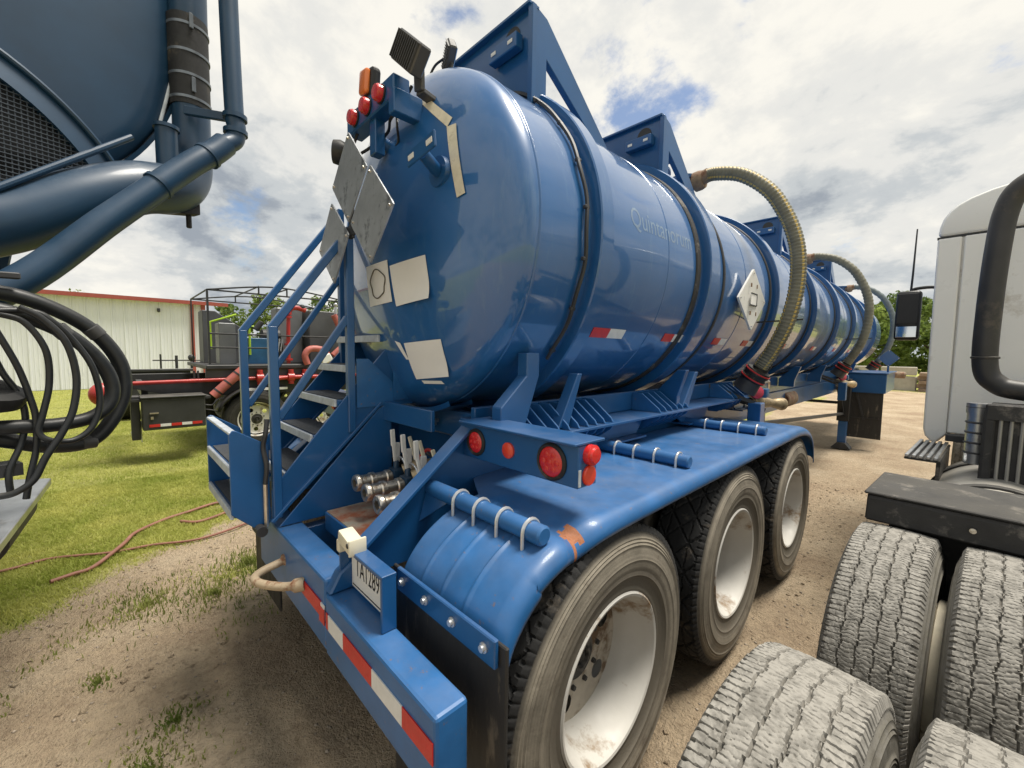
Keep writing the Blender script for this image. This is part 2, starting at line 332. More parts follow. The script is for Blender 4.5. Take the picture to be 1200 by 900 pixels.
def link(name, me, c, parent=None, **tags):
    o = bpy.data.objects.new(name, me); COL.objects.link(o); c = Vector(c)
    if parent is not None: o.parent = parent; o.location = c-CEN[parent]
    else: o.location = c
    CEN[o] = c
    for k, v in tags.items(): o[k] = v
    return o
def thing(name, label, cat, loc=(0, 0, 0), group=None, rz=0.0, frame=None):
    o = bpy.data.objects.new(name, None); COL.objects.link(o); o.empty_display_size = 0.2
    o.location = loc; o.rotation_euler[2] = rz; o['label'] = label; o['category'] = cat
    if group: o['group'] = group
    CEN[o] = Vector(loc) if frame is None else Vector(frame)      # children may be given in world coordinates
    return o
def sub(name, parent, c):                                          # an empty that gathers a part's pieces
    o = bpy.data.objects.new(name, None); COL.objects.link(o); o.empty_display_size = 0.1
    o.parent = parent; o.location = Vector(c)-CEN[parent]; CEN[o] = Vector(c); return o
def spline(P, k=6, closed=False):
    P = [Vector(p) for p in P]; n = len(P); out = []
    for i in range(n if closed else n-1):
        g = lambda j: P[j % n] if closed else P[min(max(j, 0), n-1)]
        a, b, c, d = g(i-1), g(i), g(i+1), g(i+2)
        for t in range(k):
            t /= k; out.append(0.5*((2*b)+(c-a)*t+(2*a-5*b+4*c-d)*t*t+(3*b-a-3*c+d)*t**3))
    if not closed: out.append(P[-1])
    return out
def text_mb(txt, size, to3d, align='LEFT', fine=False):
    cu = bpy.data.curves.new('t', 'FONT'); cu.body = txt; cu.size = size; cu.align_x = align; cu.resolution_u = 3
    o = bpy.data.objects.new('t', cu); COL.objects.link(o)
    dg = bpy.context.evaluated_depsgraph_get(); me = o.evaluated_get(dg).to_mesh()
    bt = bmesh.new(); bt.from_mesh(me); bmesh.ops.triangulate(bt, faces=bt.faces)
    if fine: bmesh.ops.subdivide_edges(bt, edges=bt.edges, cuts=4, use_grid_fill=True)
    bt.verts.index_update(); b = MB(); b.add([to3d(v.co.x, v.co.y) for v in bt.verts], [tuple(v.index for v in f.verts) for f in bt.faces]); bt.free()
    o.evaluated_get(dg).to_mesh_clear(); bpy.data.objects.remove(o); bpy.data.curves.remove(cu)
    return b
def vnoise(x, y, seed=0):
    r = np.random.default_rng(seed).random((256, 256)); xi = np.floor(x).astype(int); yi = np.floor(y).astype(int)
    fx, fy = x-xi, y-yi; fx = fx*fx*(3-2*fx); fy = fy*fy*(3-2*fy); g = lambda i, j: r[i % 256, j % 256]
    return (g(xi, yi)*(1-fx)+g(xi+1, yi)*fx)*(1-fy)+(g(xi, yi+1)*(1-fx)+g(xi+1, yi+1)*fx)*fy
def fbm(x, y, s, oc=4, seed=0): return sum(vnoise(x*s*2**k, y*s*2**k, seed+k)*0.5**k for k in range(oc))/sum(0.5**k for k in range(oc))
# ------------------------------------------------------------------ ground
def grass_mask(x, y):
    edge = -3.75 + 1.3*(fbm(x, y, 0.55, 4, 11)-0.5)*2
    left = np.clip((edge-x)/0.45+0.5, 0, 1)
    bare = np.exp(-(((x+4.15)/0.42)**2+((y-0.45)/0.75)**2)) + 0.35*np.exp(-(((x+6.3)/0.35)**2+((y+0.1)/0.5)**2))
    left = left*np.clip(1.25-1.5*bare, 0, 1)
    far = np.clip((y+0.35*x-27)/2.0, 0, 1)
    right = np.clip((x-9)/2, 0, 1)
    patch = np.clip((fbm(x, y, 1.3, 4, 31)-0.26)*6+np.clip((-4.6-x)*1.2, 0, 3), 0.15, 1)
    return np.clip(np.maximum(np.maximum(left*patch, far), right), 0, 1)
def ground_z(x, y):
    near = np.exp(-((x+2)/14)**2-((y-3)/16)**2)
    return ((fbm(x, y, 0.7, 3, 3)-0.5)*0.03+(fbm(x, y, 4.5, 3, 5)-0.5)*0.022+(fbm(x, y, 15.0, 2, 15)-0.5)*0.016)*near - 0.014
def lines(lo, hi, st, far):
    a = list(np.arange(lo, hi+st/2, st)); s = st; p = hi
    while p < far: s *= 1.22; p += s; a.append(p)
    s = st; p = lo
    while p > -far: s *= 1.22; p -= s; a.insert(0, p)
    return np.array(a)
gx, gy = lines(-6.5, 1.2, 0.035, 900), lines(-1.2, 6.0, 0.04, 900)
X, Y = np.meshgrid(gx, gy, indexing='ij'); Z = ground_z(X, Y)
nxg, nyg = len(gx), len(gy)
me = bpy.data.meshes.new('ground'); idx = np.arange(nxg*nyg).reshape(nxg, nyg)
Fq = np.stack([idx[:-1, :-1], idx[1:, :-1], idx[1:, 1:], idx[:-1, 1:]], -1).reshape(-1, 4)
def np_mesh(me, V, Fq):
    V = np.asarray(V, np.float32); Fq = np.asarray(Fq, np.int32); n = len(Fq); k = Fq.shape[1]
    me.vertices.add(len(V)); me.vertices.foreach_set('co', V.ravel()); me.loops.add(n*k); me.loops.foreach_set('vertex_index', Fq.ravel())
    me.polygons.add(n); me.polygons.foreach_set('loop_start', np.arange(0, n*k, k, dtype=np.int32))
    me.update(calc_edges=True); me.validate()
np_mesh(me, np.stack([X, Y, Z], -1).reshape(-1, 3), Fq)
at = me.attributes.new('grass', 'FLOAT', 'POINT'); at.data.foreach_set('value', grass_mask(X, Y).ravel().astype(np.float32))
me.polygons.foreach_set('use_smooth', [True]*len(me.polygons))
gm = bpy.data.materials.new('dirt_and_turf'); gm.use_nodes = True; t = gm.node_tree; b = t.nodes['Principled BSDF']; ln = t.links.new
geo = t.nodes.new('ShaderNodeNewGeometry'); atn = t.nodes.new('ShaderNodeAttribute'); atn.attribute_name = 'grass'
def gn(s, d=8, r=0.6):
    n = t.nodes.new('ShaderNodeTexNoise'); n.inputs['Scale'].default_value = s; n.inputs['Detail'].default_value = d; n.inputs['Roughness'].default_value = r
    ln(geo.outputs['Position'], n.inputs[0]); return n.outputs[0]
def gr(f, stops):
    r = t.nodes.new('ShaderNodeValToRGB'); e = r.color_ramp.elements
    while len(e) < len(stops): e.new(0.5)
    for i, (p, c) in enumerate(stops): e[i].position = p; e[i].color = (*c, 1)
    ln(f, r.inputs[0]); return r.outputs[0]
def gmix(f, a, c, typ='MIX'):
    n = t.nodes.new('ShaderNodeMix'); n.data_type = 'RGBA'; n.blend_type = typ
    if hasattr(f, 'links'): ln(f, n.inputs[0])
    else: n.inputs[0].default_value = f
    ln(a, n.inputs[6]); ln(c, n.inputs[7]); return n.outputs[2]
dirt = gr(gn(1.1, 9, 0.62), [(0.32, (0.41, 0.305, 0.21)), (0.5, (0.52, 0.41, 0.285)), (0.68, (0.61, 0.50, 0.36))])
fine = gr(gn(26, 8, 0.7), [(0.3, (0.60, 0.57, 0.54)), (0.5, (1, 1, 1)), (0.72, (1.2, 1.18, 1.12))])
dirt = gmix(0.8, dirt, fine, 'MULTIPLY')
turf = gr(gn(2.2, 6, 0.6), [(0.3, (0.35, 0.34, 0.13)), (0.5, (0.42, 0.43, 0.12)), (0.7, (0.52, 0.51, 0.17))])
turf = gmix(0.6, turf, fine, 'MULTIPLY')
fm = t.nodes.new('ShaderNodeMath'); fm.operation = 'ADD'; ln(atn.outputs['Fac'], fm.inputs[0])
f2 = t.nodes.new('ShaderNodeMapRange'); f2.inputs[1].default_value = 0.3; f2.inputs[2].default_value = 0.7; f2.inputs[3].default_value = -0.35; f2.inputs[4].default_value = 0.35
ln(gn(7, 8, 0.7), f2.inputs[0]); ln(f2.outputs[0], fm.inputs[1])
f3 = t.nodes.new('ShaderNodeMapRange'); f3.inputs[1].default_value = 0.3; f3.inputs[2].default_value = 0.7; ln(fm.outputs[0], f3.inputs[0])
ln(gmix(f3.outputs[0], dirt, turf), b.inputs['Base Color'])
b.inputs['Roughness'].default_value = 0.95; b.inputs['Specular IOR Level'].default_value = 0.15
bn = t.nodes.new('ShaderNodeBump'); bn.inputs['Strength'].default_value = 1.0; bn.inputs['Distance'].default_value = 0.045
ha = t.nodes.new('ShaderNodeMath'); ha.operation = 'ADD'; ln(gn(17, 9, 0.72), ha.inputs[0]); ln(gn(75, 5, 0.6), ha.inputs[1])
ln(ha.outputs[0], bn.inputs['Height']); ln(bn.outputs[0], b.inputs['Normal'])
me.materials.append(gm)
link('ground', me, (0, 0, 0), kind='structure')

def gz(x, y): return float(ground_z(np.array([x]), np.array([y]))[0])

# turf blades, denser near
def blades(name, pts, hmin, hmax, wd, m, lean=0.6, **tags):
    n = len(pts); a = RNG.uniform(0, 2*PI, n); h = RNG.uniform(hmin, hmax, n)*pts[:, 3]; wv = wd*RNG.uniform(0.7, 1.3, n)
    la = RNG.uniform(0, 2*PI, n); le = RNG.uniform(0.1, lean, n)*h
    bx, by, bz = pts[:, 0], pts[:, 1], pts[:, 2]
    v0 = np.stack([bx-np.cos(a)*wv, by-np.sin(a)*wv, bz-0.005], 1); v1 = np.stack([bx+np.cos(a)*wv, by+np.sin(a)*wv, bz-0.005], 1)
    mx = np.stack([bx+np.cos(la)*le*0.35, by+np.sin(la)*le*0.35, bz+h*0.6], 1); dx = np.stack([np.cos(a)*wv*0.6, np.sin(a)*wv*0.6, 0*a], 1)
    tp = np.stack([bx+np.cos(la)*le, by+np.sin(la)*le, bz+h], 1)
    V = np.stack([v0, v1, mx+dx, mx-dx, tp], 1).reshape(-1, 3); k = np.arange(n)*5
    F3 = np.concatenate([np.stack([k, k+1, k+2], 1), np.stack([k, k+2, k+3], 1), np.stack([k+3, k+2, k+4], 1)])
    me = bpy.data.meshes.new(name); np_mesh(me, V, F3); me.materials.append(M[m]); return link(name, me, (0, 0, 0), **tags)
def scatter(n, fx, fy, thr=0.0):
    x, y = fx(n), fy(n); g = grass_mask(x, y); keep = RNG.random(n) < g**1.3
    x, y, g = x[keep], y[keep], g[keep]; return np.stack([x, y, ground_z(x, y), 0.55+0.45*g], 1)
P = [scatter(150000, lambda n: -3.0-4.2*RNG.random(n)**1.1, lambda n: RNG.uniform(-1.4, 2.4, n)),
     scatter(110000, lambda n: RNG.uniform(-13, -6.5, n), lambda n: RNG.uniform(-2.5, 5.0, n)),
     scatter(60000, lambda n: RNG.uniform(-24, -12, n), lambda n: RNG.uniform(-3.5, 6, n)),
     scatter(30000, lambda n: RNG.uniform(-6, 4, n), lambda n: RNG.uniform(26, 34, n))]
blades('grass', np.concatenate(P), 0.014, 0.042, 0.0035, 'blade', lean=2.0, kind='stuff', label='short sunlit yellow green lawn beyond the dirt', category='grass')
# weed tufts on the bare dirt
def tuft(cx, cy, r, n, h):
    a = RNG.uniform(0, 2*PI, n); rr = np.abs(RNG.normal(size=n))*r*0.6; x, y = cx+rr*np.cos(a), cy+rr*np.sin(a)
    return np.stack([x, y, ground_z(x, y), np.full(n, h)], 1)
WEED = []
for (x, y, r, n, h, lab) in [(-2.14, 0.02, 0.22, 620, 0.38, 'broad low weed tuft on the dirt beside the bumper'), (-2.9, -0.12, 0.08, 130, 0.42, 'small round weed tuft alone on bare dirt'),
                       (-2.35, 0.14, 0.13, 260, 0.38, 'low weed clump next to the broad tuft on the dirt'), (-1.75, 0.28, 0.08, 50, 0.45, 'sparse weed sprig on pebbly dirt below the bumper'),
                       (-3.75, 0.72, 0.32, 650, 0.9, 'taller grass clump by the torn dirt edge near the steps'), (-3.45, 0.45, 0.26, 450, 0.7, 'ragged grass clump along the dirt edge below the steps'),
                       (-3.6, 0.1, 0.32, 520, 0.6, 'ragged grass tongue reaching onto the dirt'), (-0.52, 1.95, 0.03, 40, 0.6, 'tiny green weed between trailer tyres and truck tyre')]:
    WEED.append(tuft(x, y, r, n, h))
wx, wy = RNG.uniform(-4.0, -1.3, 4200), RNG.uniform(-0.7, 0.9, 4200); kk = fbm(wx, wy, 1.9, 4, 77) > 0.57+0.06*(wx+3.4)
WEED.append(np.stack([wx[kk], wy[kk], ground_z(wx[kk], wy[kk]), np.full(kk.sum(), 0.45)], 1))
blades('weeds', np.concatenate(WEED), 0.03, 0.075, 0.004, 'weed', lean=1.0, kind='stuff', label='low green weeds scattered over the bare dirt', category='weeds')
# pebbles
def pebbles(n, fx, fy, s0=0.0025, s1=0.009):
    x, y = fx(n), fy(n); s = s0+s1*RNG.random(n)**4
    keep = grass_mask(x, y) < 0.5; x, y, s = x[keep], y[keep], s[keep]; n = len(x)
    base = np.array([(1, 0, 0), (-1, 0, 0), (0, 1, 0), (0, -1, 0), (0, 0, 1), (0, 0, -1)], float)
    tri = np.array([(4, 0, 2), (4, 2, 1), (4, 1, 3), (4, 3, 0), (5, 2, 0), (5, 1, 2), (5, 3, 1), (5, 0, 3)])
    V = base[None]*s[:, None, None]*RNG.uniform(0.6, 1.3, (n, 6, 3))*np.array([1, 1, 0.6]); a = RNG.uniform(0, 6.28, n); c, q = np.cos(a), np.sin(a)
    Vx = V[..., 0]*c[:, None]-V[..., 1]*q[:, None]; Vy = V[..., 0]*q[:, None]+V[..., 1]*c[:, None]
    V = np.stack([Vx+x[:, None], Vy+y[:, None], V[..., 2]+ground_z(x, y)[:, None]+s[:, None]*0.2], -1).reshape(-1, 3)
    return V, (tri[None]+(np.arange(n)*6)[:, None, None]).reshape(-1, 3)
cv, cf = pebbles(5200, lambda n: RNG.uniform(-4.4, 0.6, n), lambda n: RNG.uniform(-0.9, 7.0, n), 0.004, 0.013)
me = bpy.data.meshes.new('dirt_clods'); np_mesh(me, cv, cf); me.materials.append(gm); me.attributes.new('grass', 'FLOAT', 'POINT')
link('dirt_clods', me, (0, 0, 0), kind='stuff', label='crumbled clods of tan dirt over the yard', category='dirt')
pv, pf = pebbles(16000, lambda n: RNG.uniform(-4.6, 0.6, n), lambda n: RNG.uniform(-0.9, 7.0, n))
me = bpy.data.meshes.new('pebbles'); np_mesh(me, pv, pf); me.materials.append(M['stone'])
link('pebbles', me, (0, 0, 0), kind='stuff', label='loose pebbles strewn over the tan dirt', category='pebbles')

# air hoses lying in the grass
def ground_hose(pts, r, lab):
    P = [Vector((x, y, gz(x, y)+r*0.9+0.012+dz)) for x, y, dz in pts]
    MB().tube(spline(P, 8), r, 8).build('air_hose', 'airhose', None, 60, label=lab, category='hose')
ground_hose([(-5.3, -2.4, 0), (-4.9, -1.3, 0), (-4.84, -0.68, 0), (-4.87, -0.42, 0), (-4.69, -0.08, 0.0), (-4.62, 0.19, 0), (-4.5, 0.5, 0), (-4.62, 0.9, 0), (-4.9, 1.3, 0)], 0.011, 'thin faded orange hose lying straight along the dirt edge in the grass')
ground_hose([(-4.37, -0.39, 0), (-4.42, -0.28, 0.0), (-4.47, -0.17, 0), (-4.72, 0.0, 0.022), (-5.05, 0.09, 0), (-5.25, 0.3, 0), (-5.35, 0.5, 0), (-5.46, 0.77, 0), (-5.30, 0.95, 0), (-5.1, 0.8, 0), (-4.98, 0.55, 0), (-5.1, 0.42, 0)], 0.015, 'thick rust red hose curving and crossing over the thin hose')

# ------------------------------------------------------------------ warehouse
wh = thing('warehouse', 'pale corrugated metal warehouse with red roof trim', 'building', (-30, -3.5, 0))
XW, Y0, Y1, EH = -24.0, -10.4, 3.14, 3.78
MB().b2((-36, Y0, -0.1), (XW-0.06, Y1-0.02, EH)).build('wall_core', 'wall', wh, 0)
pw = 0.385; prof = [(0, 0), (0.035, 0), (0.05, 0.035), (0.085, 0.035), (0.10, 0), (0.17, 0), (0.178, 0.010), (0.192, 0.010), (0.20, 0), (0.28, 0), (0.288, 0.010), (0.302, 0.010), (0.31, 0), (pw, 0)]
pm = MB(); q = len(prof)
pm.add([(-0.02+d, u-pw/2, z) for z in (-EH/2+0.02, EH/2) for u, d in prof], [(i, i+1, q+i+1, q+i) for i in range(q-1)])
p0 = pm.build('wall_panel', 'wall', wh, 20); p0.location = Vector((XW-0.03, Y0+pw/2, EH/2))-CEN[wh]
k = 1
while Y0+pw*(k+1) < Y1-0.02:
    c = p0.copy(); COL.objects.link(c); c.location = Vector((XW-0.03, Y0+pw*(k+0.5), EH/2))-CEN[wh]; k += 1
MB().box((XW+0.03, Y1-0.42, EH/2), (0.09, 0.13, EH)).build('downspout', 'trim', wh, 0)
MB().box((XW-0.01, Y1, EH/2), (0.12, 0.16, EH)).build('corner_trim', 'trim', wh, 0)
MB().prism([(XW+0.22, Y0-0.3, EH+0.02), (-30, Y0-0.3, EH+0.62), (-36.2, Y0-0.3, EH+0.02), (-36.2, Y0-0.3, EH-0.06), (-30, Y0-0.3, EH+0.54), (XW+0.22, Y0-0.3, EH-0.06)], (0, Y1-Y0+1.2, 0)).build('roof', 'roof', wh, 0)
MB().b2((XW+0.2, Y0-0.32, EH-0.10), (XW+0.30, Y1+0.92, EH+0.06)).build('eave_gutter', 'trim', wh, 0)
MB().prism([(XW+0.2, Y1+0.9, EH-0.10), (-30, Y1+0.9, EH+0.50), (-36.2, Y1+0.9, EH-0.10), (-36.2, Y1+0.9, EH+0.05), (-30, Y1+0.9, EH+0.66), (XW+0.2, Y1+0.9, EH+0.05)], (0, 0.05, 0)).build('rake_trim', 'trim', wh, 0)
MB().box((XW+0.08, 1.55, EH-0.42), (0.14, 0.10, 0.12)).ball((XW+0.14, 1.55, EH-0.48), 0.06, 10).build('wall_lamp', 'dark', wh)

# ------------------------------------------------------------------ trees
def tree(loc, H, rad, lab, group, nleaf=5200, ls=0.17, m='leaf', trunk_h=0.12, seed=0):
    rg = np.random.default_rng(seed); x, y = loc; z0 = -0.03
    t = thing('tree', lab, 'tree', (x, y, z0), group)
    tb = MB(); top = Vector((x+rg.normal()*0.2, y+rg.normal()*0.2, H*0.72)); base = Vector((x, y, z0))
    mid = base.lerp(top, 0.5)+Vector((rg.normal()*0.15, rg.normal()*0.15, 0)); r0 = 0.035*H
    tb.tube(spline([base, mid, top], 5), [r0*(1-0.085*i) for i in range(11)], 9)
    tips = []
    for i in range(9):
        f = trunk_h+(0.95-trunk_h)*i/9; p = base.lerp(top, f); a = i*2.4+rg.normal()*0.3; q = rad*rg.uniform(0.55, 0.9)*(1-0.35*f)
        e = p+Vector((math.cos(a)*q, math.sin(a)*q, H*rg.uniform(0.06, 0.2))); tips.append(e)
        tb.tube(spline([p, p.lerp(e, 0.5)+Vector((0, 0, 0.06*H*rg.random())), e], 3), [r0*0.42*(1-0.12*j) for j in range(7)], 6)
    tb.build('trunk', 'bark', t)
    cl = []
    for i in range(46):
        zc = trunk_h*H*0.9+(H-trunk_h*H*0.9)*rg.random(); f = (zc-trunk_h*H*0.9)/(H*(1-trunk_h*0.9)); rr = rad*math.sqrt(max(0.04, 1-(2*f-0.85)**2/1.5))*math.sqrt(rg.random()); a = rg.uniform(0, 6.28)
        cl.append((x+rr*math.cos(a), y+rr*math.sin(a), zc, rad*rg.uniform(0.16, 0.34)))
    for e in tips: cl.append((e.x, e.y, e.z, rad*0.3))
    cl = np.array(cl); ci = rg.integers(0, len(cl), nleaf); dv = rg.normal(size=(nleaf, 3)); dv /= np.linalg.norm(dv, axis=1)[:, None]
    ps = cl[ci, :3]+dv*(cl[ci, 3]*rg.random(nleaf)**0.45)[:, None]*np.array([1, 1, 0.75])
    u = rg.normal(size=(nleaf, 3)); u /= np.linalg.norm(u, axis=1)[:, None]; v = np.cross(u, rg.normal(size=(nleaf, 3))); v /= np.linalg.norm(v, axis=1)[:, None]
    s = ls*rg.uniform(0.6, 1.3, nleaf)[:, None]
    V = np.stack([ps-u*s, ps-v*s*0.5, ps+u*s, ps+v*s*0.5], 1).reshape(-1, 3)-np.array([x, y, z0])
    me = bpy.data.meshes.new('crown'); np_mesh(me, V, np.arange(nleaf*4).reshape(-1, 4)); me.materials.append(M[m])
    link('crown', me, (x, y, z0), t)
G1 = 'trees beyond the dirt yard'
tree((-4.2, 41, ), 5.2, 2.3, 'broad light green tree behind the parked concrete blocks', G1, seed=1)
tree((-0.6, 43), 5.6, 2.6, 'rounded light green tree right behind the timber stack', G1, seed=2)
tree((-2.6, 47), 6.6, 2.6, 'taller dark tree rising between the two light green trees', G1, m='leafd', seed=3)
tree((2.4, 41), 4.6, 2.4, 'low bushy tree beside the white truck cab', G1, seed=4, trunk_h=0.15)
tree((-8.5, 46), 6.2, 2.8, 'wide dark tree half behind the blue tank', G1, m='leafd', seed=5)
tree((6.5, 48), 6.5, 3.0, 'tall dark tree beyond the white truck', G1, m='leafd', seed=6)
G2 = 'trees behind the warehouse and rig'
for i, (x, y, h, r, lab) in enumerate([(-38, 6.6, 4.9, 2.2, 'feathery tree beside the warehouse gable end'), (-36, 10.6, 4.7, 2.2, 'leafy tree behind the grey rig panel'), (-37, 15, 5.0, 2.4, 'leafy tree behind the red standpipe of the rig'),
                                       (-33, 18.5, 4.6, 2.2, 'leafy tree behind the dark rig container'), (-46, -2.6, 5.7, 2.3, 'treetop showing above the warehouse roof'), (-46, 0.4, 5.5, 1.9, 'small treetop peeking over the roof ridge'), (-32, 24, 5.6, 2.4, 'leafy tree hidden past the blue trailer head'), (-34, 8.4, 5.3, 2.0, 'round tree just right of the warehouse corner'), (-35, 12.8, 5.6, 2.2, 'fuller tree rising behind the tubular cage'), (-34, 16.8, 5.4, 2.1, 'tree rising between standpipe and dark container')]):
    tree((x, y), h, r, lab, G2, nleaf=3800, ls=0.15, m='leaf' if i % 2 else 'leafd', seed=20+i)

# ------------------------------------------------------------------ concrete blocks and timber at the end of the yard
for i, (x, lab) in enumerate([(-3.3, 'pale concrete block under the blue trailer nose'), (-1.75, 'pale concrete block next to the timber stack')]):
    MB().b2((x-0.72, 30.0, -0.05), (x+0.72, 30.75, 0.72)).b2((x-0.3, 30.2, 0.72), (x+0.3, 30.5, 0.78)).build('concrete_block', 'concrete', None, 0, 0.03, label=lab, category='block', group='concrete blocks at the end of the yard')
    MB().b2((x-0.70, 30.02, 0.785), (x+0.70, 30.72, 1.22)).build('concrete_block', 'concrete', None, 0, 0.03, label=lab.replace('pale', 'upper pale'), category='block', group='concrete blocks at the end of the yard')
st = thing('timber_stack', 'stack of weathered timber baulks beside the concrete blocks', 'timber', (-0.2, 30.4, 0))
for r in range(5):
    for c in range(4 if r % 2 == 0 else 2):
        if r % 2 == 0: MB().b2((-0.93+c*0.42, 29.6+random.uniform(-.08, .08), r*0.2-0.03), (-0.93+c*0.42+0.36, 31.2, r*0.2+0.15)).build('baulk', 'wood', st, 0, 0.012)
        else: MB().b2((-1.0, 29.8+c*1.0, r*0.2-0.045), (0.75, 30.05+c*1.0, r*0.2+0.165)).build('baulk', 'wood', st, 0, 0.012)
# ------------------------------------------------------------------ tyres and wheels (axle along X)
def tyre_mesh(name, R, hw, tw, rim_r, nseg, nt, tread, m, seed=0):
    v = np.linspace(-1, 1, nt); side = [(1.03, 0.012), (1.10, 0.030), (1.17, 0.052), (1.23, 0.075), (1.265, 0.10), (1.285, 0.125), (1.28, 0.150), (1.265, 0.158), (1.262, 0.162), (1.24, 0.166), (1.22, 0.185), (1.15, 0.205), (1.08, R-rim_r-0.012), (0.98, R-rim_r)]
    k = hw/(tw*1.285)
    sx, sd_ = np.array([a for a, _ in side]), np.array([d for _, d in side]); dd = np.linspace(sd_[0], sd_[-1], 44); xx = np.interp(dd, sd_, sx)
    for rd in (0.052, 0.064, 0.076, 0.118, 0.127, 0.136, 0.176, 0.184): xx = xx+0.030*np.exp(-((dd-rd)/0.0028)**2)
    side = list(zip(xx, dd))
    xs = [-x*tw*(k if x > 1.1 else 1) for x, _ in side[::-1]]+list(v*tw)+[x*tw*(k if x > 1.1 else 1) for x, _ in side]
    ds = [d for _, d in side[::-1]]+list(0.006*v**2)+[d for _, d in side]
    xs, ds = np.array(xs), np.array(ds); th = np.linspace(0, 2*PI, nseg, endpoint=False)
    ns = len(side); dep = np.zeros((nseg, len(xs)))
    S, Vv = np.meshgrid(th*R, v, indexing='ij'); dep[:, ns:ns+nt] = tread(S, Vv, 2*PI*R)
    sh = dep[:, ns+nt-1:ns+nt]; fall = np.array([[1.0, 0.9, 0.75, 0.55, 0.35, 0.15]]); dep[:, ns+nt:ns+nt+6] = sh*fall; dep[:, ns-6:ns] = dep[:, ns:ns+1]*fall[:, ::-1]
    r = R-ds[None, :]-dep
    V = np.stack([np.broadcast_to(xs[None], r.shape), r*np.cos(th)[:, None], r*np.sin(th)[:, None]], -1).reshape(-1, 3)
    n = len(xs); i = np.arange(nseg)[:, None]*n; j = np.arange(n-1)[None]; i2 = (np.arange(1, nseg+1) % nseg)[:, None]*n
    Fq = np.stack([i+j, i+j+1, i2+j+1, i2+j], -1).reshape(-1, 4)
    me = bpy.data.meshes.new(name); np_mesh(me, V, Fq[:, ::-1]); me.polygons.foreach_set('use_smooth', [True]*len(me.polygons)); me.set_sharp_from_angle(angle=R_(38))
    me.materials.append(M[m]); return me
def tri(x): return np.abs((x % 1.0)*2-1)*2-1
def tread_lattice(S, V, C):
    k = round(C/0.14); s = S*k/C
    a = np.abs(((s+V*0.95) % 1.0)-0.5); b = np.abs(((s-V*0.95) % 1.0)-0.5)
    d = np.where((a > 0.45) & (np.abs(V) < 0.93), 0.009, 0.0); d = np.maximum(d, np.where((b > 0.45) & (np.abs(V) < 0.93), 0.009, 0.0))
    for c in (-0.5, 0.5): d = np.maximum(d, np.where(np.abs(V-c-0.03*tri(s*2)) < 0.035, 0.010, 0))
    d = np.maximum(d, np.where((np.abs(V) > 0.86) & (((s*4) % 1.0) < 0.25), 0.008, 0))
    return d+0.0012*vnoise(S*60, V*20, 4)
def tread_worn(S, V, C):
    k = round(C/0.075); s = S*k/C; d = np.zeros_like(S)
    for i, c in enumerate((-0.60, -0.20, 0.20, 0.60)):
        off = c+0.035*tri(s+i*0.37)+0.02*(vnoise(S*30, np.full_like(S, i*7.0), 9)-0.5)
        d = np.maximum(d, np.where(np.abs(V-off) < 0.016, 0.010, 0.0))
    kk = round(C/0.0125); q = S*kk/C
    wob = 0.65*(vnoise(S*26, V*9, 3)-0.5)*2
    sip = np.abs(((q+wob+V*0.9) % 1.0)-0.5); rough = vnoise(S*150, V*34, 6)
    d = np.maximum(d, np.where(sip > 0.39, 0.0026*(0.3+1.0*rough), 0))
    q2 = S*round(C/0.019)/C; sh = np.abs(((q2+0.5*V+0.3*(vnoise(S*40, V*3, 12)-.5)) % 1.0)-0.5)
    d = np.where(np.abs(V) > 0.66, np.where(sh > 0.44, 0.004, 0)+0.0022*rough, d)
    d = np.where((np.abs(V) > 0.955) & (sh > 0.36), 0.012, d)
    return d+0.0020*(rough-0.4)+0.0016*vnoise(S*70, V*14, 8)
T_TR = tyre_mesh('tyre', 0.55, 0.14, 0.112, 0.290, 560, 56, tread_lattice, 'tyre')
T_DR = tyre_mesh('tyre', 0.515, 0.135, 0.110, 0.295, 1500, 60, tread_worn, 'tyred')
T_PL = tyre_mesh('tyre', 0.50, 0.135, 0.108, 0.295, 160, 24, tread_lattice, 'tyreb')

def disc_holes(mb, x, r0, r1, nh, hr, hc, n=80, m=12, dish=0.0):
    k = len(mb.v); V = []; Fc = []
    for i in range(m+1):
        r = r0+(r1-r0)*i/m
        for j in range(n):
            a = 2*PI*j/n; y, z = r*math.cos(a), r*math.sin(a)
            for h in range(nh):
                b = 2*PI*h/nh; dy, dz = y-hc*math.cos(b), z-hc*math.sin(b); d = math.hypot(dy, dz)
                if 1e-6 < d < hr*1.25 and d > hr*0.6: y, z = hc*math.cos(b)+dy/d*hr, hc*math.sin(b)+dz/d*hr
            V.append((x-dish*(1-((r-r0)/(r1-r0))), y, z))
    for i in range(m):
        for j in range(n):
            q = (i*n+j, i*n+(j+1) % n, (i+1)*n+(j+1) % n, (i+1)*n+j); c = Vector((0, 0, 0))
            for t_ in q: c += Vector(V[t_])/4
            if any(math.hypot(c.y-hc*math.cos(2*PI*h/nh), c.z-hc*math.sin(2*PI*h/nh)) < hr*0.97 for h in range(nh)): continue
            Fc.append(q)
    mb.add(V, Fc)
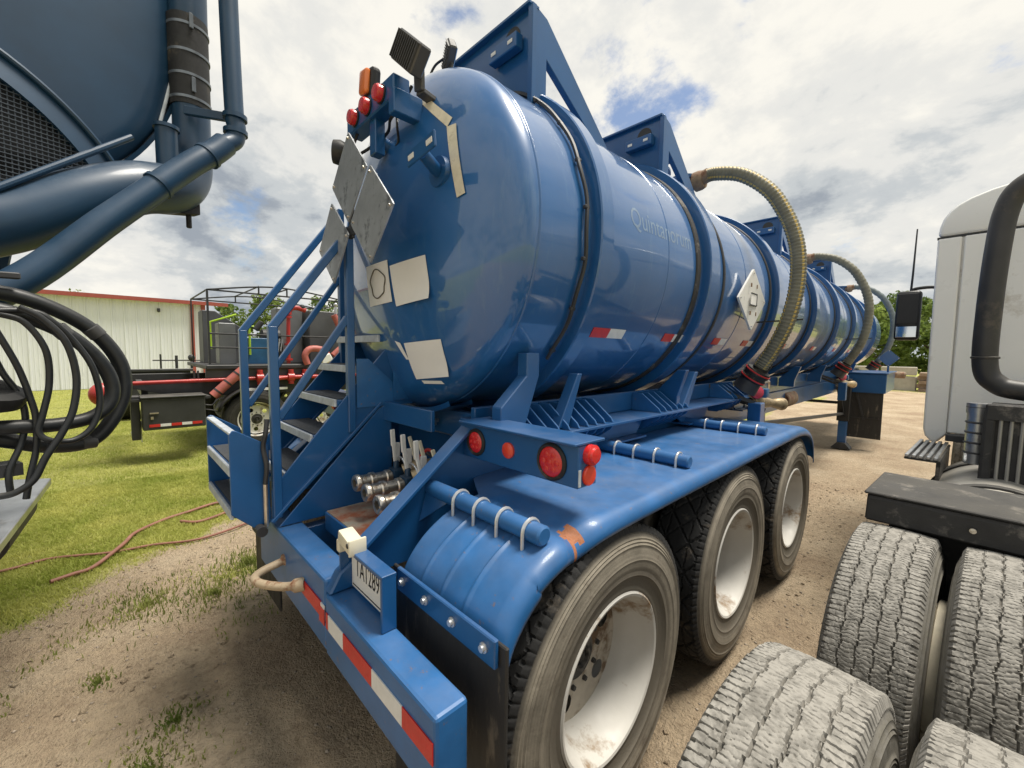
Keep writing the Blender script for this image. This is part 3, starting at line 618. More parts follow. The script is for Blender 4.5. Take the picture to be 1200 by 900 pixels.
def rim_parts(R, depth, hw):
    """outer face towards +X at x=hw; barrel, dished disc with hand holes, studs, hub cap"""
    b = MB(); x = hw-0.032
    b.lathe((0, 0, 0), (1, 0, 0), [(R-0.012, x-0.004), (R+0.012, x+0.004), (R+0.013, x+0.014), (R+0.006, x+0.019), (R-0.004, x+0.016), (R-0.012, x+0.004), (R-0.020, x-0.018), (R-0.026, x-0.05), (R-0.042, x-0.085), (R-0.05, x-0.11), (R-0.052, -hw+0.02), (R-0.02, -hw), (R+0.004, -hw+0.02)], 64)
    d = MB(); disc_holes(d, x-depth, 0.085, R-0.048, 5, 0.036, R*0.60, dish=0.0)
    d.lathe((0, 0, 0), (1, 0, 0), [(R-0.048, x-depth), (R-0.046, x-depth+0.03)], 64)
    h = MB(); h.lathe((0, 0, 0), (1, 0, 0), [(0.0, x-depth+0.016), (0.018, x-depth+0.016), (0.020, x-depth+0.006), (0.034, x-depth+0.006), (0.036, x-depth+0.022), (0.046, x-depth+0.020), (0.050, x-depth+0.004), (0.088, x-depth+0.002), (0.09, x-depth-0.05)], 32)
    for i in range(10):
        a = 2*PI*i/10+0.15; h.cyl((x-depth, 0.115*math.cos(a), 0.115*math.sin(a)), (x-depth+0.012, 0.115*math.cos(a), 0.115*math.sin(a)), 0.011, 0.010, 6)
    return b, d, h
def mesh_of(mb, name, m, smooth=35):
    o = mb.build(name, m, None, smooth); me = o.data; c = CEN.pop(o); bpy.data.objects.remove(o)
    me.transform(Matrix.Translation(c)); return me
_b, _d, _h = rim_parts(0.290, 0.145, 0.14)
RIM_TR, DISC_TR, HUB_TR = mesh_of(_b, 'rim', 'rim'), mesh_of(_d, 'wheel_disc', 'rimdirt'), mesh_of(_h, 'hub', 'greyblk')
_b, _d, _h = rim_parts(0.295, 0.12, 0.135)
RIM_DR, DISC_DR, HUB_DR = mesh_of(_b, 'rim', 'rimdirt'), mesh_of(_d, 'wheel_disc', 'rimdirt'), mesh_of(_h, 'hub', 'greyblk')
_b, _d, _h = rim_parts(0.295, 0.03, 0.135)
RIM_PL, DISC_PL, HUB_PL = mesh_of(_b, 'rim', 'rim'), mesh_of(_d, 'wheel_disc', 'rim'), mesh_of(_h, 'hub', 'greyblk')
def wheel(parent, c, set_, flip=False, spin=0.0):
    w_ = sub('wheel', parent, c); w_.rotation_euler = (spin, 0, PI if flip else 0)
    for nm, me in zip(('tyre', 'rim', 'wheel_disc', 'hub'), set_): link(nm, me, c, w_)
    return w_
SET_TR, SET_DR, SET_PL = (T_TR, RIM_TR, DISC_TR, HUB_TR), (T_DR, RIM_DR, DISC_DR, HUB_DR), (T_PL, RIM_PL, DISC_PL, HUB_PL)

# ------------------------------------------------------------------ the blue tank trailer
CT, ZT, RT, YS, HA = -1.95, 2.235, 0.825, 1.21, 0.25         # tank axis x, z, radius, rear seam, head depth
TL = 13.2
tr = thing('tank_trailer', 'long blue vacuum tank trailer with stairs and three right-hand wheels', 'tank trailer', (CT, 1.2, 0))
part = lambda mb, name, m, sm=35, bev=0.0, **k: mb.build(name, m, tr, sm, bev, **k)
ah = lambda r: HA*math.sqrt(max(0, 1-(r/RT)**2))
part(MB().lathe((CT, 0, ZT), (0, 1, 0), [(RT, YS+0.012), (RT, TL)], 160), 'tank_shell', 'tank', 60)
hp = [(RT*math.cos(a), YS-HA*math.sin(a)) for a in np.linspace(0, PI/2, 34)]
part(MB().lathe((CT, 0, ZT), (0, 1, 0), [(RT-0.004, YS+0.03)]+hp, 128), 'rear_head', 'tank', 80)
part(MB().lathe((CT, 0, ZT), (0, 1, 0), [(RT, TL)]+[(RT*math.cos(a), TL+HA*math.sin(a)) for a in np.linspace(0, PI/2, 20)], 96), 'front_head', 'tank', 80)
part(MB().lathe((CT, 0, ZT), (0, 1, 0), [(RT-0.002, YS+0.006), (RT+0.004, YS+0.010), (RT+0.004, YS+0.016), (RT-0.002, YS+0.022)], 128), 'weld_seam', 'tank', 60)
def ring(y0, y1, h=0.055, name='stiffener_ring', m='tank'):
    part(MB().lathe((CT, 0, ZT), (0, 1, 0), [(RT-0.005, y0), (RT+h, y0), (RT+h, y1), (RT-0.005, y1)], 140), name, m, 35, 0.006)
ring(1.56, 1.66)
for y in (2.76, 4.30, 5.85, 7.35, 8.8, 10.2, 11.65): ring(y, y+0.15, 0.06)
ring(2.92, 2.96, 0.012, 'ring_flange'); ring(3.12, 3.15, 0.01, 'strap', 'dark')
for y in (4.22, 5.78, 7.28, 8.74, 10.14): ring(y, y+0.03, 0.012, 'strap', 'dark')
ring(2.665, 2.725, 0.010, 'rubber_strap', 'greyblk')
# ring wiring
cab = MB(); P = [(CT+(RT+0.018)*math.sin(a), 1.50+0.006*math.sin(a*19), ZT+(RT+0.018)*math.cos(a)) for a in np.linspace(-0.2, 2.3, 60)]
part(cab.tube(P, 0.010, 6), 'wiring_conduit', 'dark')
for i in range(0, 10):
    a = -0.1+i*0.26; c = Vector((CT+(RT+0.016)*math.sin(a), 1.50, ZT+(RT+0.016)*math.cos(a)))
    part(MB().box(c, (0.016, 0.030, 0.018), Matrix.Rotation(a, 3, 'Y')), 'conduit_clip', 'dark', 0, 0.003)
for y in (2.3, 3.6, 5.1, 6.7, 8.1, 9.5): part(MB().lathe((CT, 0, ZT), (0, 1, 0), [(RT-0.002, y-0.006), (RT+0.002, y-0.003), (RT+0.002, y+0.003), (RT-0.002, y+0.006)], 128), 'weld_seam', 'tank', 60)
# things fixed to the rear head
def hpt(x, z, off): return Vector((x, YS-(HA*math.sqrt(max(0.0, 1-((x-CT)/RT)**2-((z-ZT)/RT)**2)))-off, z))
def head_sheet(name, c4, m, off=0.004, n=8, curl=0.0):
    b = MB(); (A, B, C, D) = c4; V = []
    for lay in (0, 1):
        for i in range(n+1):
            for j in range(n+1):
                u, v = i/n, j/n; x = (A[0]*(1-u)+B[0]*u)*(1-v)+(D[0]*(1-u)+C[0]*u)*v; z = (A[1]*(1-u)+B[1]*u)*(1-v)+(D[1]*(1-u)+C[1]*u)*v
                V.append(hpt(x, z, off+lay*0.0012+curl*max(0, v-0.5)**2*u*4))
    k = (n+1)**2; Fc = []
    for i in range(n):
        for j in range(n):
            q = (i*(n+1)+j, (i+1)*(n+1)+j, (i+1)*(n+1)+j+1, i*(n+1)+j+1); Fc += [q, tuple(k+t_ for t_ in q[::-1])]
    return part(b.add(V, Fc), name, m, 30)
head_sheet('blank_sheet', [(-1.842, 2.099), (-1.574, 2.113), (-1.552, 1.928), (-1.815, 1.91)], 'paper', curl=0.02)
sh2 = head_sheet('stained_sheet', [(-2.091, 2.127), (-1.862, 2.130), (-1.846, 1.935), (-2.082, 1.926)], 'paper')
head_sheet('blank_sheet', [(-1.803, 1.738), (-1.543, 1.755), (-1.547, 1.588), (-1.786, 1.564)], 'paper', curl=0.02)
head_sheet('sheet_scrap', [(-1.88, 1.75), (-1.835, 1.74), (-1.795, 1.66), (-1.815, 1.66)], 'paper')
head_sheet('sheet_scrap', [(-1.75, 1.56), (-1.62, 1.565), (-1.61, 1.55), (-1.74, 1.545)], 'paper')
rb = MB(); P = [hpt(-1.965+0.075*math.cos(a)*(1+0.1*math.sin(5*a)), 2.03+0.068*math.sin(a)*(1+0.08*math.cos(3*a)), 0.009) for a in np.linspace(0, 2*PI, 40, endpoint=False)]
rb.tube(P, 0.003, 5, closed=True); o = rb.build('stain_ring', 'grime', sh2)
head_sheet('tape_strip', [(-1.707, 2.815), (-1.685, 2.839), (-1.466, 2.658), (-1.484, 2.623)], 'strip')
head_sheet('tape_strip', [(-1.484, 2.623), (-1.438, 2.624), (-1.356, 2.326), (-1.394, 2.314)], 'strip', off=0.006)
# bracket on the head
part(MB().cyl(hpt(-1.50, 2.44, -0.01), hpt(-1.50, 2.44, 0.012), 0.062, 0.060, 28).cyl(hpt(-1.50, 2.44, 0.01), (-1.455, 0.90, 2.465), 0.026, 0.024, 16), 'bracket_stem', 'blue', 35, 0)
bp = MB(); rot = Matrix.Rotation(R_(-6), 3, 'Y')
part(bp.box((-1.44, 0.885, 2.468), (0.20, 0.010, 0.062), rot), 'bracket_plate', 'blue', 0, 0.004)
for s in (-1, 1): part(MB().box((-1.44+s*0.065, 0.879, 2.468+s*0.007), (0.042, 0.004, 0.022), rot), 'bracket_slot', 'white', 0, 0.004)
# clearance lamp bar, amber beacon, flood lamps
Lb = MB().b2((-2.17, 0.905, 2.775), (-1.69, 0.985, 2.875)); lb = part(Lb, 'clearance_lamp_bar', 'blue', 0, 0.006)
for x in (-2.065, -1.93, -1.795):
    g = MB(); g.lathe((x, 0.905, 2.825), (0, -1, 0), [(0.040, -0.004), (0.040, 0.006), (0.036, 0.008)], 24); g.build('lamp_bezel', 'black', lb)
    MB().lathe((x, 0.905, 2.825), (0, -1, 0), [(0.035, 0.0), (0.035, 0.024), (0.029, 0.034), (0.0, 0.036)], 24).build('red_lens', 'red', lb)
part(MB().box((-1.93, 0.95, 2.70), (0.06, 0.05, 0.16)).cyl((-1.93, 0.95, 2.7), (-1.93, 1.06, 2.66), 0.03), 'lamp_bar_bracket', 'blue', 30, 0.004)
part(MB().box((-1.70, 0.97, 2.76), (0.05, 0.14, 0.10)), 'lamp_bar_bracket', 'blue', 0, 0.004)
am = part(MB().box((-1.955, 0.935, 2.945), (0.105, 0.05, 0.135), Matrix.Rotation(R_(9), 3, 'Y')), 'beacon_housing', 'black', 0, 0.02, seg=3)
MB().box((-1.957, 0.903, 2.945), (0.078, 0.03, 0.108), Matrix.Rotation(R_(9), 3, 'Y')).build('amber_lens', 'amber', am, 30, 0.018, 3)
def flood(c, rz, rx, sz, name='flood_lamp'):
    rot = (Matrix.Rotation(rz, 3, 'Z') @ Matrix.Rotation(rx, 3, 'Y')); c = Vector(c); s = sz
    f = part(MB().box(c, (s, s*0.30, s*0.62), rot), name, 'flood', 0, 0.006)
    MB().box(c+rot @ Vector((0, s*0.16, 0)), (s*0.9, 0.006, s*0.5), rot).build('lens', 'glass', f, 0, 0.002)
    fb = MB()
    for i in range(11): fb.box(c+rot @ Vector((-s*0.44+i*s*0.088, -s*0.17, 0)), (s*0.026, s*0.06, s*0.56), rot)
    fb.build('cooling_fin', 'flood', f, 0)
    return f, rot
flood((-1.60, 0.935, 2.915), R_(6), R_(42), 0.185)
part(MB().bar((-1.62, 0.99, 2.80), (-1.60, 0.975, 2.88), 0.06, 0.02, (0, 1, 0)).bar((-1.62, 0.99, 2.80), (-1.63, 1.08, 2.79), 0.05, 0.02), 'flood_bracket', 'flood', 0, 0.003)
flood((-1.80, 1.27, 3.155), R_(-20), R_(-35), 0.13)
part(MB().bar((-1.80, 1.27, 3.03), (-1.80, 1.27, 3.12), 0.05, 0.012, (0, 1, 0)), 'flood_bracket', 'flood', 0)
part(MB().tube(spline([(-1.84, 1.26, 3.16), (-1.90, 1.25, 3.15), (-1.93, 1.24, 3.10), (-1.92, 1.25, 3.04)], 6), 0.006, 6), 'lamp_cable', 'black')
part(MB().tube(spline([(-2.10, 0.93, 2.78), (-2.14, 0.92, 2.70), (-2.06, 0.93, 2.67), (-1.90, 0.98, 2.72), (-1.80, 0.95, 2.74), (-1.74, 0.97, 2.78), (-1.70, 1.0, 2.86)], 8), 0.007, 6).tube(spline([(-1.80, 0.98, 2.78), (-1.76, 0.96, 2.70), (-1.83, 1.0, 2.66), (-1.95, 1.0, 2.64)], 8), 0.006, 6), 'lamp_cable', 'black')
part(MB().lathe((-2.20, 0.88, 2.70), (-0.5, -0.8, 0.1), [(0.0, -0.03), (0.05, -0.03), (0.06, 0.0), (0.055, 0.03), (0.0, 0.035)], 20), 'round_lamp', 'black')
# diamond placards
def diamond(c, h, rz, tilt, m, name='placard', th=0.006, parent=None, rim=True):
    rot = Matrix.Rotation(rz, 3, 'Z') @ Matrix.Rotation(tilt, 3, 'Y'); c = Vector(c); k = 0.06*h
    pts = []
    for i in range(4):
        a = i*PI/2; d = Vector((math.cos(a), 0, math.sin(a))); tq = Vector((-math.sin(a), 0, math.cos(a)))
        for s in (-1, 0, 1): pts.append(c+rot @ (d*(h-k*(1.0 if s else 0.25))+tq*(s*k)))
    o = MB().prism(pts, rot @ Vector((0, th, 0))).build(name, m, parent or tr, 30, 0)
    for i in range(4):
        b = MB()
        a = i*PI/2; p = c+rot @ Vector((math.cos(a)*h*0.86, -0.001, math.sin(a)*h*0.86)); b.cyl(p+rot @ Vector((0, 0.002, 0)), p+rot @ Vector((0, -0.005, 0)), 0.007, 0.005, 8)
        b.build('rivet', 'steel', o)
    return o, rot
diamond((-1.855, 0.775, 2.450), 0.190, R_(-1), R_(2), 'placard')
diamond((-1.635, 0.770, 2.245), 0.192, R_(0), R_(1), 'placard')
diamond((-2.055, 0.780, 2.205), 0.190, R_(-1), R_(-2), 'placard')
part(MB().bar((-2.06, 0.795, 2.22), (-1.68, 0.80, 2.25), 0.012, 0.05, (0, 0, 1)).bar((-1.88, 0.80, 2.20), (-1.885, 0.80, 2.46), 0.04, 0.010, (0, 1, 0)), 'placard_bracket', 'dark', 0, 0.002)

# roll-over plates along the crown
def roll_plate(y, brace=True):
    xr, zt = CT+0.50, 3.33; zb = lambda dx: ZT+math.sqrt(RT**2-dx**2)-0.01
    b = MB(); n = 10; low = [(CT+0.50-1.0*i/n, y, zb(0.50-1.0*i/n)) for i in range(n+1)]
    part(b.prism([(CT-0.50, y, zt), (xr, y, zt)]+low, (0, 0.012, 0)), 'rollover_plate', 'blue', 0, 0.002)
    part(MB().b2((CT-0.50, y-0.03, zt-0.002), (xr+0.002, y+0.04, zt+0.012)), 'plate_flange', 'blue', 0, 0.002)
    for s in (-1, 1):
        x = CT+s*0.50
        part(MB().prism([(x-0.035*(s > 0), y+0.014, zt+0.012), (x-0.035*(s > 0), y+0.10, zt-0.01), (x-0.035*(s > 0), y+0.66, zb(0.5)), (x-0.035*(s > 0), y+0.52, zb(0.5)), (x-0.035*(s > 0), y+0.10, zt-0.20), (x-0.035*(s > 0), y+0.10, zb(0.5)), (x-0.035*(s > 0), y+0.014, zb(0.5))], (0.035, 0, 0)), 'side_brace', 'blue', 0, 0.003)
        part(MB().bar((x, y-0.004, zb(0.5)), (x, y-0.004, zt), 0.03, 0.03, (0, 1, 0)), 'plate_edge', 'blue', 0, 0.002)
    part(MB().box((CT+0.34, y-0.03, 3.19), (0.20, 0.05, 0.07), Matrix.Rotation(R_(0), 3, 'Y')), 'lamp_bracket', 'blue', 0, 0.004)
    for s in (-1, 1): part(MB().box((CT+0.34+s*0.06, y-0.057, 3.19), (0.035, 0.004, 0.018)), 'bracket_slot', 'white', 0, 0.003)
    part(MB().cyl((CT+0.36, y-0.003, 3.245), (CT+0.36, y-0.001, 3.245), 0.055, 0.055, 24), 'plate_hole', 'dark', 30)
for y in (1.50, 2.80, 5.75, 8.75): roll_plate(y)
for y in (3.3, 6.2, 9.6): part(MB().cyl((CT, y, 3.02), (CT, y, 3.20), 0.26, 0.26, 36).cyl((CT, y, 3.20), (CT, y, 3.225), 0.29, 0.29, 36).bar((CT-0.3, y, 3.24), (CT+0.34, y, 3.25), 0.04, 0.03), 'manway', 'blue', 35, 0.004)

# ghost of removed lettering, reflective tapes, side placard
def shell_pt(y, ang, off=0.003): return Vector((CT+(RT+off)*math.cos(ang), y, ZT+(RT+off)*math.sin(ang)))
g = text_mb('Quintanorum', 0.15, lambda u, v: shell_pt(1.90+u*0.86, R_(7.5)+v/RT, 0.0006), fine=True); gl = part(g, 'ghost_lettering', 'ghost', 0)
gl.data.polygons.foreach_set('use_smooth', [True]*len(gl.data.polygons))
gl.data.normals_split_custom_set_from_vertices([Vector((v.co.x+CEN[gl].x-CT, 0, v.co.z+CEN[gl].z-ZT)).normalized() for v in gl.data.vertices])
def shell_tape(y0, y1, a0, a1, m, name='reflective_tape'):
    b = MB(); n = 3; V = [shell_pt(y, R_(a0+(a1-a0)*i/n), o_) for o_ in (0.001, 0.004) for y in (y0, y1) for i in range(n+1)]
    q = n+1; Fc = []
    for i in range(n): Fc += [(i, i+1, q+i+1, q+i), (2*q+i, 2*q+i+1, 3*q+i+1, 3*q+i)]
    Fc += [(0, q, 3*q, 2*q), (n, q+n, 3*q+n, 2*q+n)]; Fc += [(i, i+1, 2*q+i+1, 2*q+i) for i in range(n)]+[(q+i, q+i+1, 3*q+i+1, 3*q+i) for i in range(n)]
    part(b.add(V, Fc), name, m, 30)
for y in (1.74, 2.50, 3.30, 3.95, 5.2, 6.6, 8.1, 9.5, 11.0):
    k = 0.15 if y < 2 else 0.13
    shell_tape(y, y+k, -33, -29.2, 'tapered'); shell_tape(y+k+0.001, y+2*k, -33, -29.2, 'tapewhite')
dm, drot = diamond((-1.065, 3.58, 2.13), 0.235, R_(84), R_(0), 'white', 'side_placard', 0.016)
MB().box((-1.058, 3.58, 2.13), (0.006, 0.13, 0.085)).build('label_window', 'paper', dm, 0, 0.002)
fr = MB()
for sgn in (1, -1): fr.box((-1.055, 3.58, 2.13+sgn*0.044), (0.006, 0.135, 0.008))
fr.box((-1.055, 3.645, 2.13), (0.006, 0.008, 0.09)); fr.build('label_frame', 'dark', dm, 0)
for (dy, dz) in ((-0.065, 0.105), (0.065, 0.105), (-0.065, -0.105), (0.065, -0.105)): MB().box((-1.058, 3.58+dy, 2.13+dz), (0.008, 0.014, 0.03)).build('placard_clip', 'rusty', dm, 0, 0.002)
part(MB().bar((-1.13, 3.45, 2.13), (-1.08, 3.45, 2.13), 0.03, 0.03).bar((-1.13, 3.70, 2.13), (-1.08, 3.70, 2.13), 0.03, 0.03), 'placard_bracket', 'dark', 0)
diamond((-0.76, 10.55, 1.69), 0.16, R_(10), 0, 'blue', 'nose_placard', 0.01)
part(MB().bar((-0.76, 10.57, 1.40), (-0.76, 10.57, 1.69), 0.03, 0.02, (0, 1, 0)), 'placard_post', 'blue', 0)

# frame
for s in (1, -1):
    X_ = lambda d: CT+s*d
    def bb(a, c): return MB().b2((X_(a[0]), a[1], a[2]), (X_(c[0]), c[1], c[2]))
    part(bb((0.44, 1.14, 1.03), (0.52, 12.6, 1.262)), 'frame_rail', 'blue', 0, 0.006)
    part(bb((0.50, 1.14, 1.335), (0.53, 12.6, 1.455)), 'tank_sill', 'blue', 0, 0.004)
    part(bb((0.42, 1.14, 1.265), (0.50, 12.6, 1.40)), 'sill_core', 'blue', 0, 0.004)
    part(bb((0.50, 1.14, 1.320), (0.75, 4.45, 1.334)), 'shelf_flange', 'blue', 0, 0.002)
    fins = list(np.linspace(1.33, 1.92, 9))+list(np.linspace(2.46, 2.86, 6))+list(np.linspace(3.75, 4.02, 4))
    for y in fins:
        part(MB().prism([(X_(0.531), y, 1.336), (X_(0.735), y, 1.336), (X_(0.72), y, 1.36), (X_(0.60), y, 1.45), (X_(0.531), y, 1.45)], (0, 0.010, 0)), 'upper_fin', 'deck', 0, 0.002)
        part(MB().prism([(X_(0.525), y, 1.318), (X_(0.735), y, 1.318), (X_(0.72), y, 1.295), (X_(0.60), y, 1.215), (X_(0.525), y, 1.215)], (0, 0.010, 0)), 'lower_fin', 'deck', 0, 0.002)
    for y in (1.88, 2.95, 4.1):
        part(MB().prism([(X_(0.60), y-0.10, 1.318), (X_(0.60), y+0.62, 1.318), (X_(0.60), y+0.50, 1.20), (X_(0.60), y+0.08, 1.20)], (s*0.014, 0, 0)), 'hanger_bracket', 'blue', 0, 0.002)
        part(MB().b2((X_(0.53), y+0.07, 1.188), (X_(0.68), y+0.51, 1.199)), 'bracket_foot', 'blue', 0)
    # tank saddles
    for y, zt in ((2.74, 1.60), (4.33, 1.58), (5.87, 1.58), (7.38, 1.58), (10.2, 1.58)):
        ydir = 0.10
        part(MB().prism([(X_(0.54), y, 1.336), (X_(0.70), y, 1.336), (X_(0.705), y, 1.42), (X_(0.76), y, zt), (X_(0.70), y, zt), (X_(0.54), y, 1.43)], (0, 0.05, 0)), 'saddle_gusset', 'blue', 0, 0.004)
    part(MB().prism([(X_(0.63), 1.15, 1.34), (X_(0.63), 1.28, 1.34), (X_(0.63), 1.38, 1.60), (X_(0.63), 1.38, 1.70), (X_(0.63), 1.30, 1.70), (X_(0.63), 1.30, 1.60), (X_(0.63), 1.15, 1.47)], (s*0.06, 0, 0)), 'saddle_post', 'blue', 0, 0.004)
    part(MB().prism([(X_(0.63), 1.52, 1.34), (X_(0.63), 1.60, 1.34), (X_(0.63), 1.70, 1.60), (X_(0.63), 1.665, 1.60)], (s*0.06, 0, 0)), 'saddle_post', 'blue', 0, 0.004)
    part(MB().prism([(X_(0.63), 2.82, 1.34), (X_(0.63), 2.92, 1.34), (X_(0.63), 3.06, 1.58), (X_(0.63), 3.01, 1.58)], (s*0.08, 0, 0)), 'saddle_post', 'blue', 0, 0.004)
for y in (1.30, 2.9, 4.6, 6.5, 8.4, 10.3, 12.5): part(MB().b2((CT-0.44, y, 1.05), (CT+0.44, y+0.1, 1.25)), 'cross_member', 'blue', 0)
part(MB().lathe((CT, 0, ZT), (0, 1, 0), [(RT+0.004, 1.16), (RT+0.03, 1.16), (RT+0.03, 1.30), (RT+0.004, 1.30)], 30, PI*0.88, PI*1.12), 'cradle', 'blue', 35)
part(MB().b2((CT-0.52, 1.255, 1.27), (CT+0.52, 1.30, 1.40)), 'rear_cross_plate', 'blue', 0, 0.004)

# fenders
def fender(s):
    X_ = lambda d: CT+s*d
    pr = spline([(0, .665, .925), (0, .70, 1.0), (0, .77, 1.07), (0, .87, 1.122), (0, 1.0, 1.150), (0, 1.2, 1.162), (0, 1.6, 1.165), (0, 2.4, 1.165), (0, 3.2, 1.165), (0, 3.7, 1.16), (0, 3.95, 1.135), (0, 4.12, 1.08), (0, 4.22, .98), (0, 4.26, .86)], 9)
    us = list(np.linspace(0, 1, 101)); b = MB(); V = []; rows = len(pr)
    cs = [('f', u) for u in us]+[('l', a) for a in np.linspace(15, 110, 7)]
    for p in pr:
        inn = 0.73 if p.y < 1.0 else max(0.57, 0.73-(p.y-1.0)*1.6); out = 1.175
        for kind, u in cs:
            if kind == 'f':
                d = inn+(out-inn)*u; z = p.z; y = p.y
                if p.y < 1.02:
                    for rx in (0.84, 0.945, 1.055): z += 0.007*math.exp(-((d-rx)/0.006)**2)*min(1, (1.02-p.y)/0.08)
                else:
                    z += 0.003*math.sin(p.y*9+d*4)
            else:
                a = R_(u); d = out+0.045*math.sin(a); z = p.z-0.045*(1-math.cos(a)); y = p.y
                if p.y < 0.8: y += 0.02*(1-math.cos(a))
            if s > 0 and d > 1.0:
                g_ = math.exp(-((p.y-1.02)/0.06)**2)*min(1, (d-1.0)/0.2); z -= 0.035*g_; d -= 0.03*g_
            V.append((X_(d), y, z))
    n = len(cs); Fc = []; mi = []
    for i in range(rows-1):
        for j in range(n-1):
            q = (i*n+j, i*n+j+1, (i+1)*n+j+1, (i+1)*n+j); Fc.append(q); c = sum((Vector(V[t_]) for t_ in q), Vector())/4
            mi.append(1 if s > 0 and ((c.x-X_(1.155))/0.034)**2+((c.y-1.02)/0.040)**2 < 1+0.35*math.sin(c.y*170) else 0)
    b.add(V, Fc); b.m = mi
    o = b.build('fender', ['deck', 'rustpatch'], tr, 50); sm = o.modifiers.new('thickness', 'SOLIDIFY'); sm.thickness = 0.006; sm.offset = 0
    # side plate of the fender, its sloping angle iron
    xi = 0.57
    part(MB().prism([(X_(xi-0.012), .60, .90), (X_(xi-0.012), .60, 1.02), (X_(xi-0.012), 1.05, 1.37), (X_(xi-0.012), 1.30, 1.37), (X_(xi-0.012), 1.30, .90)], (s*0.012, 0, 0)), 'fender_side_plate', 'blue', 0, 0.002)
    part(MB().bar((X_(xi+0.01), .585, 1.015), (X_(xi+0.01), 1.06, 1.385), 0.07, 0.016, (0, -0.6, 0.8)), 'angle_iron', 'blue', 0, 0.003)
    # struts with U-bolts
    for (y, z, x0, x1) in ((0.89, 1.165, 0.575, 1.17), (1.93, 1.20, 0.58, 1.15), (3.12, 1.20, 0.58, 1.15)):
        st_ = part(MB().tube([(X_(x0), y, z), (X_(x1-0.006), y, z), (X_(x1), y, z)], [0.031, 0.031, 0.024], 20), 'fender_strut', 'deck', 40)
        if y < 1: MB().prism([(X_(x0+0.002), y-0.02, z+0.02), (X_(x0+0.11), y, z-0.03), (X_(x0+0.002), y-0.06, z-0.12)], (0, 0.010, 0)).build('strut_gusset', 'blue', st_, 0)
        for i in range(4):
            d = x0+(x1-x0)*(0.32+0.195*i)
            zf = z-0.06
            P = [(X_(d), y-0.036, zf)]+[(X_(d), y-0.036*math.cos(a), z+0.036*math.sin(a)) for a in np.linspace(0, PI, 10)]+[(X_(d), y+0.036, zf)]
            MB().tube(P, 0.006, 7).build('u_bolt', 'zinc', st_)
    # light box
    lx0, lx1, ly = 0.57, 1.165, 1.05
    lb_ = part(MB().b2((X_(lx0), ly, 1.268), (X_(lx1), ly+0.10, 1.408)), 'tail_light_box', 'blue', 0, 0.004)
    MB().b2((X_(lx0-0.005), ly-0.025, 1.409), (X_(lx1+0.004), ly+0.14, 1.418)).build('top_lip', 'blue', lb_, 0, 0.002)
    for d, r, m, bez in ((0.655, 0.043, 'red', True), (0.845, 0.030, 'orange', False), (1.055, 0.052, 'red', True)):
        if bez: MB().lathe((X_(d), ly, 1.338), (0, -1, 0), [(r+0.012, -0.003), (r+0.012, 0.006), (r+0.006, 0.012), (r, 0.010), (r-0.002, 0.002)], 32).build('rubber_grommet', 'rubber', lb_)
        lens = MB().lathe((X_(d), ly, 1.338), (0, -1, 0), [(r, 0.0), (r, 0.006 if bez else 0.008), (r*0.85, 0.011), (0, 0.013)], 32).build('tail_lamp' if bez else 'reflector', m, lb_)
        if bez:
            dots = MB()
            for q in range(6): dots.lathe((X_(d)+r*0.55*math.cos(q*PI/3), ly-0.011, 1.338+r*0.55*math.sin(q*PI/3)), (0, -1, 0), [(r*0.2, -0.001), (r*0.2, 0.002), (0, 0.005)], 10)
            dots.lathe((X_(d), ly-0.011, 1.338), (0, -1, 0), [(r*0.2, 0), (r*0.2, 0.003), (0, 0.006)], 10); dots.build('lamp_led', 'red', lb_)
    MB().lathe((X_(lx1), ly+0.055, 1.374), (s, 0, 0), [(0.034, -0.002), (0.034, 0.02), (0.026, 0.022), (0.024, 0.03), (0, 0.033)], 28).build('side_marker_lamp', 'red', lb_)
    MB().lathe((X_(lx1), ly+0.055, 1.305), (s, 0, 0), [(0.034, -0.002), (0.034, 0.006), (0.03, 0.009), (0, 0.010)], 28).build('side_reflector', 'orange', lb_)
    MB().b2((X_(lx1)-0.001*s, ly+0.002, 1.275), (X_(lx1)+0.003*s, ly+0.012, 1.33)).build('box_seam', 'nose', lb_, 0)
    # mud flap and its clamp strip
    part(MB().prism([(X_(0.70), .668, .985), (X_(1.26), .668, .985), (X_(1.25), .672, .14), (X_(0.70), .672, .14)], (0, -0.012, 0)), 'mud_flap', 'flap', 0, 0.003)
    mf = part(MB().b2((X_(0.755), .640, .925), (X_(1.235), .655, 1.0)), 'flap_clamp_strip', 'blue', 0, 0.003)
    for i in range(4):
        x = X_(0.79+i*0.135); MB().lathe((x, .640, .965), (0, -1, 0), [(0.014, 0), (0.014, 0.004), (0.009, 0.005), (0.009, 0.012), (0, 0.013)], 12).build('bolt', 'zinc', mf)
fender(1); fender(-1)
for y in (1.245, 2.47, 3.71):
    for x, fl in ((-0.87, False), (-1.195, True), (-2.705, False), (-3.03, True)): wheel(tr, (x, y, 0.545), SET_TR, fl, y*2.1+x)
    part(MB().cyl((-1.10, y, 0.545), (-2.80, y, 0.545), 0.07, 0.07, 16).b2((-1.62, y-0.09, 0.56), (-1.50, y+0.09, 1.03)).b2((-2.40, y-0.09, 0.56), (-2.28, y+0.09, 1.03)), 'axle', 'dark', 35)
    for x in (-1.52, -2.38): part(MB().lathe((x, y+0.35, 0.70), (0, 0, 1), [(0.0, 0), (0.12, 0), (0.14, 0.06), (0.12, 0.12), (0.14, 0.2), (0.10, 0.33)], 20), 'air_spring', 'rubber')

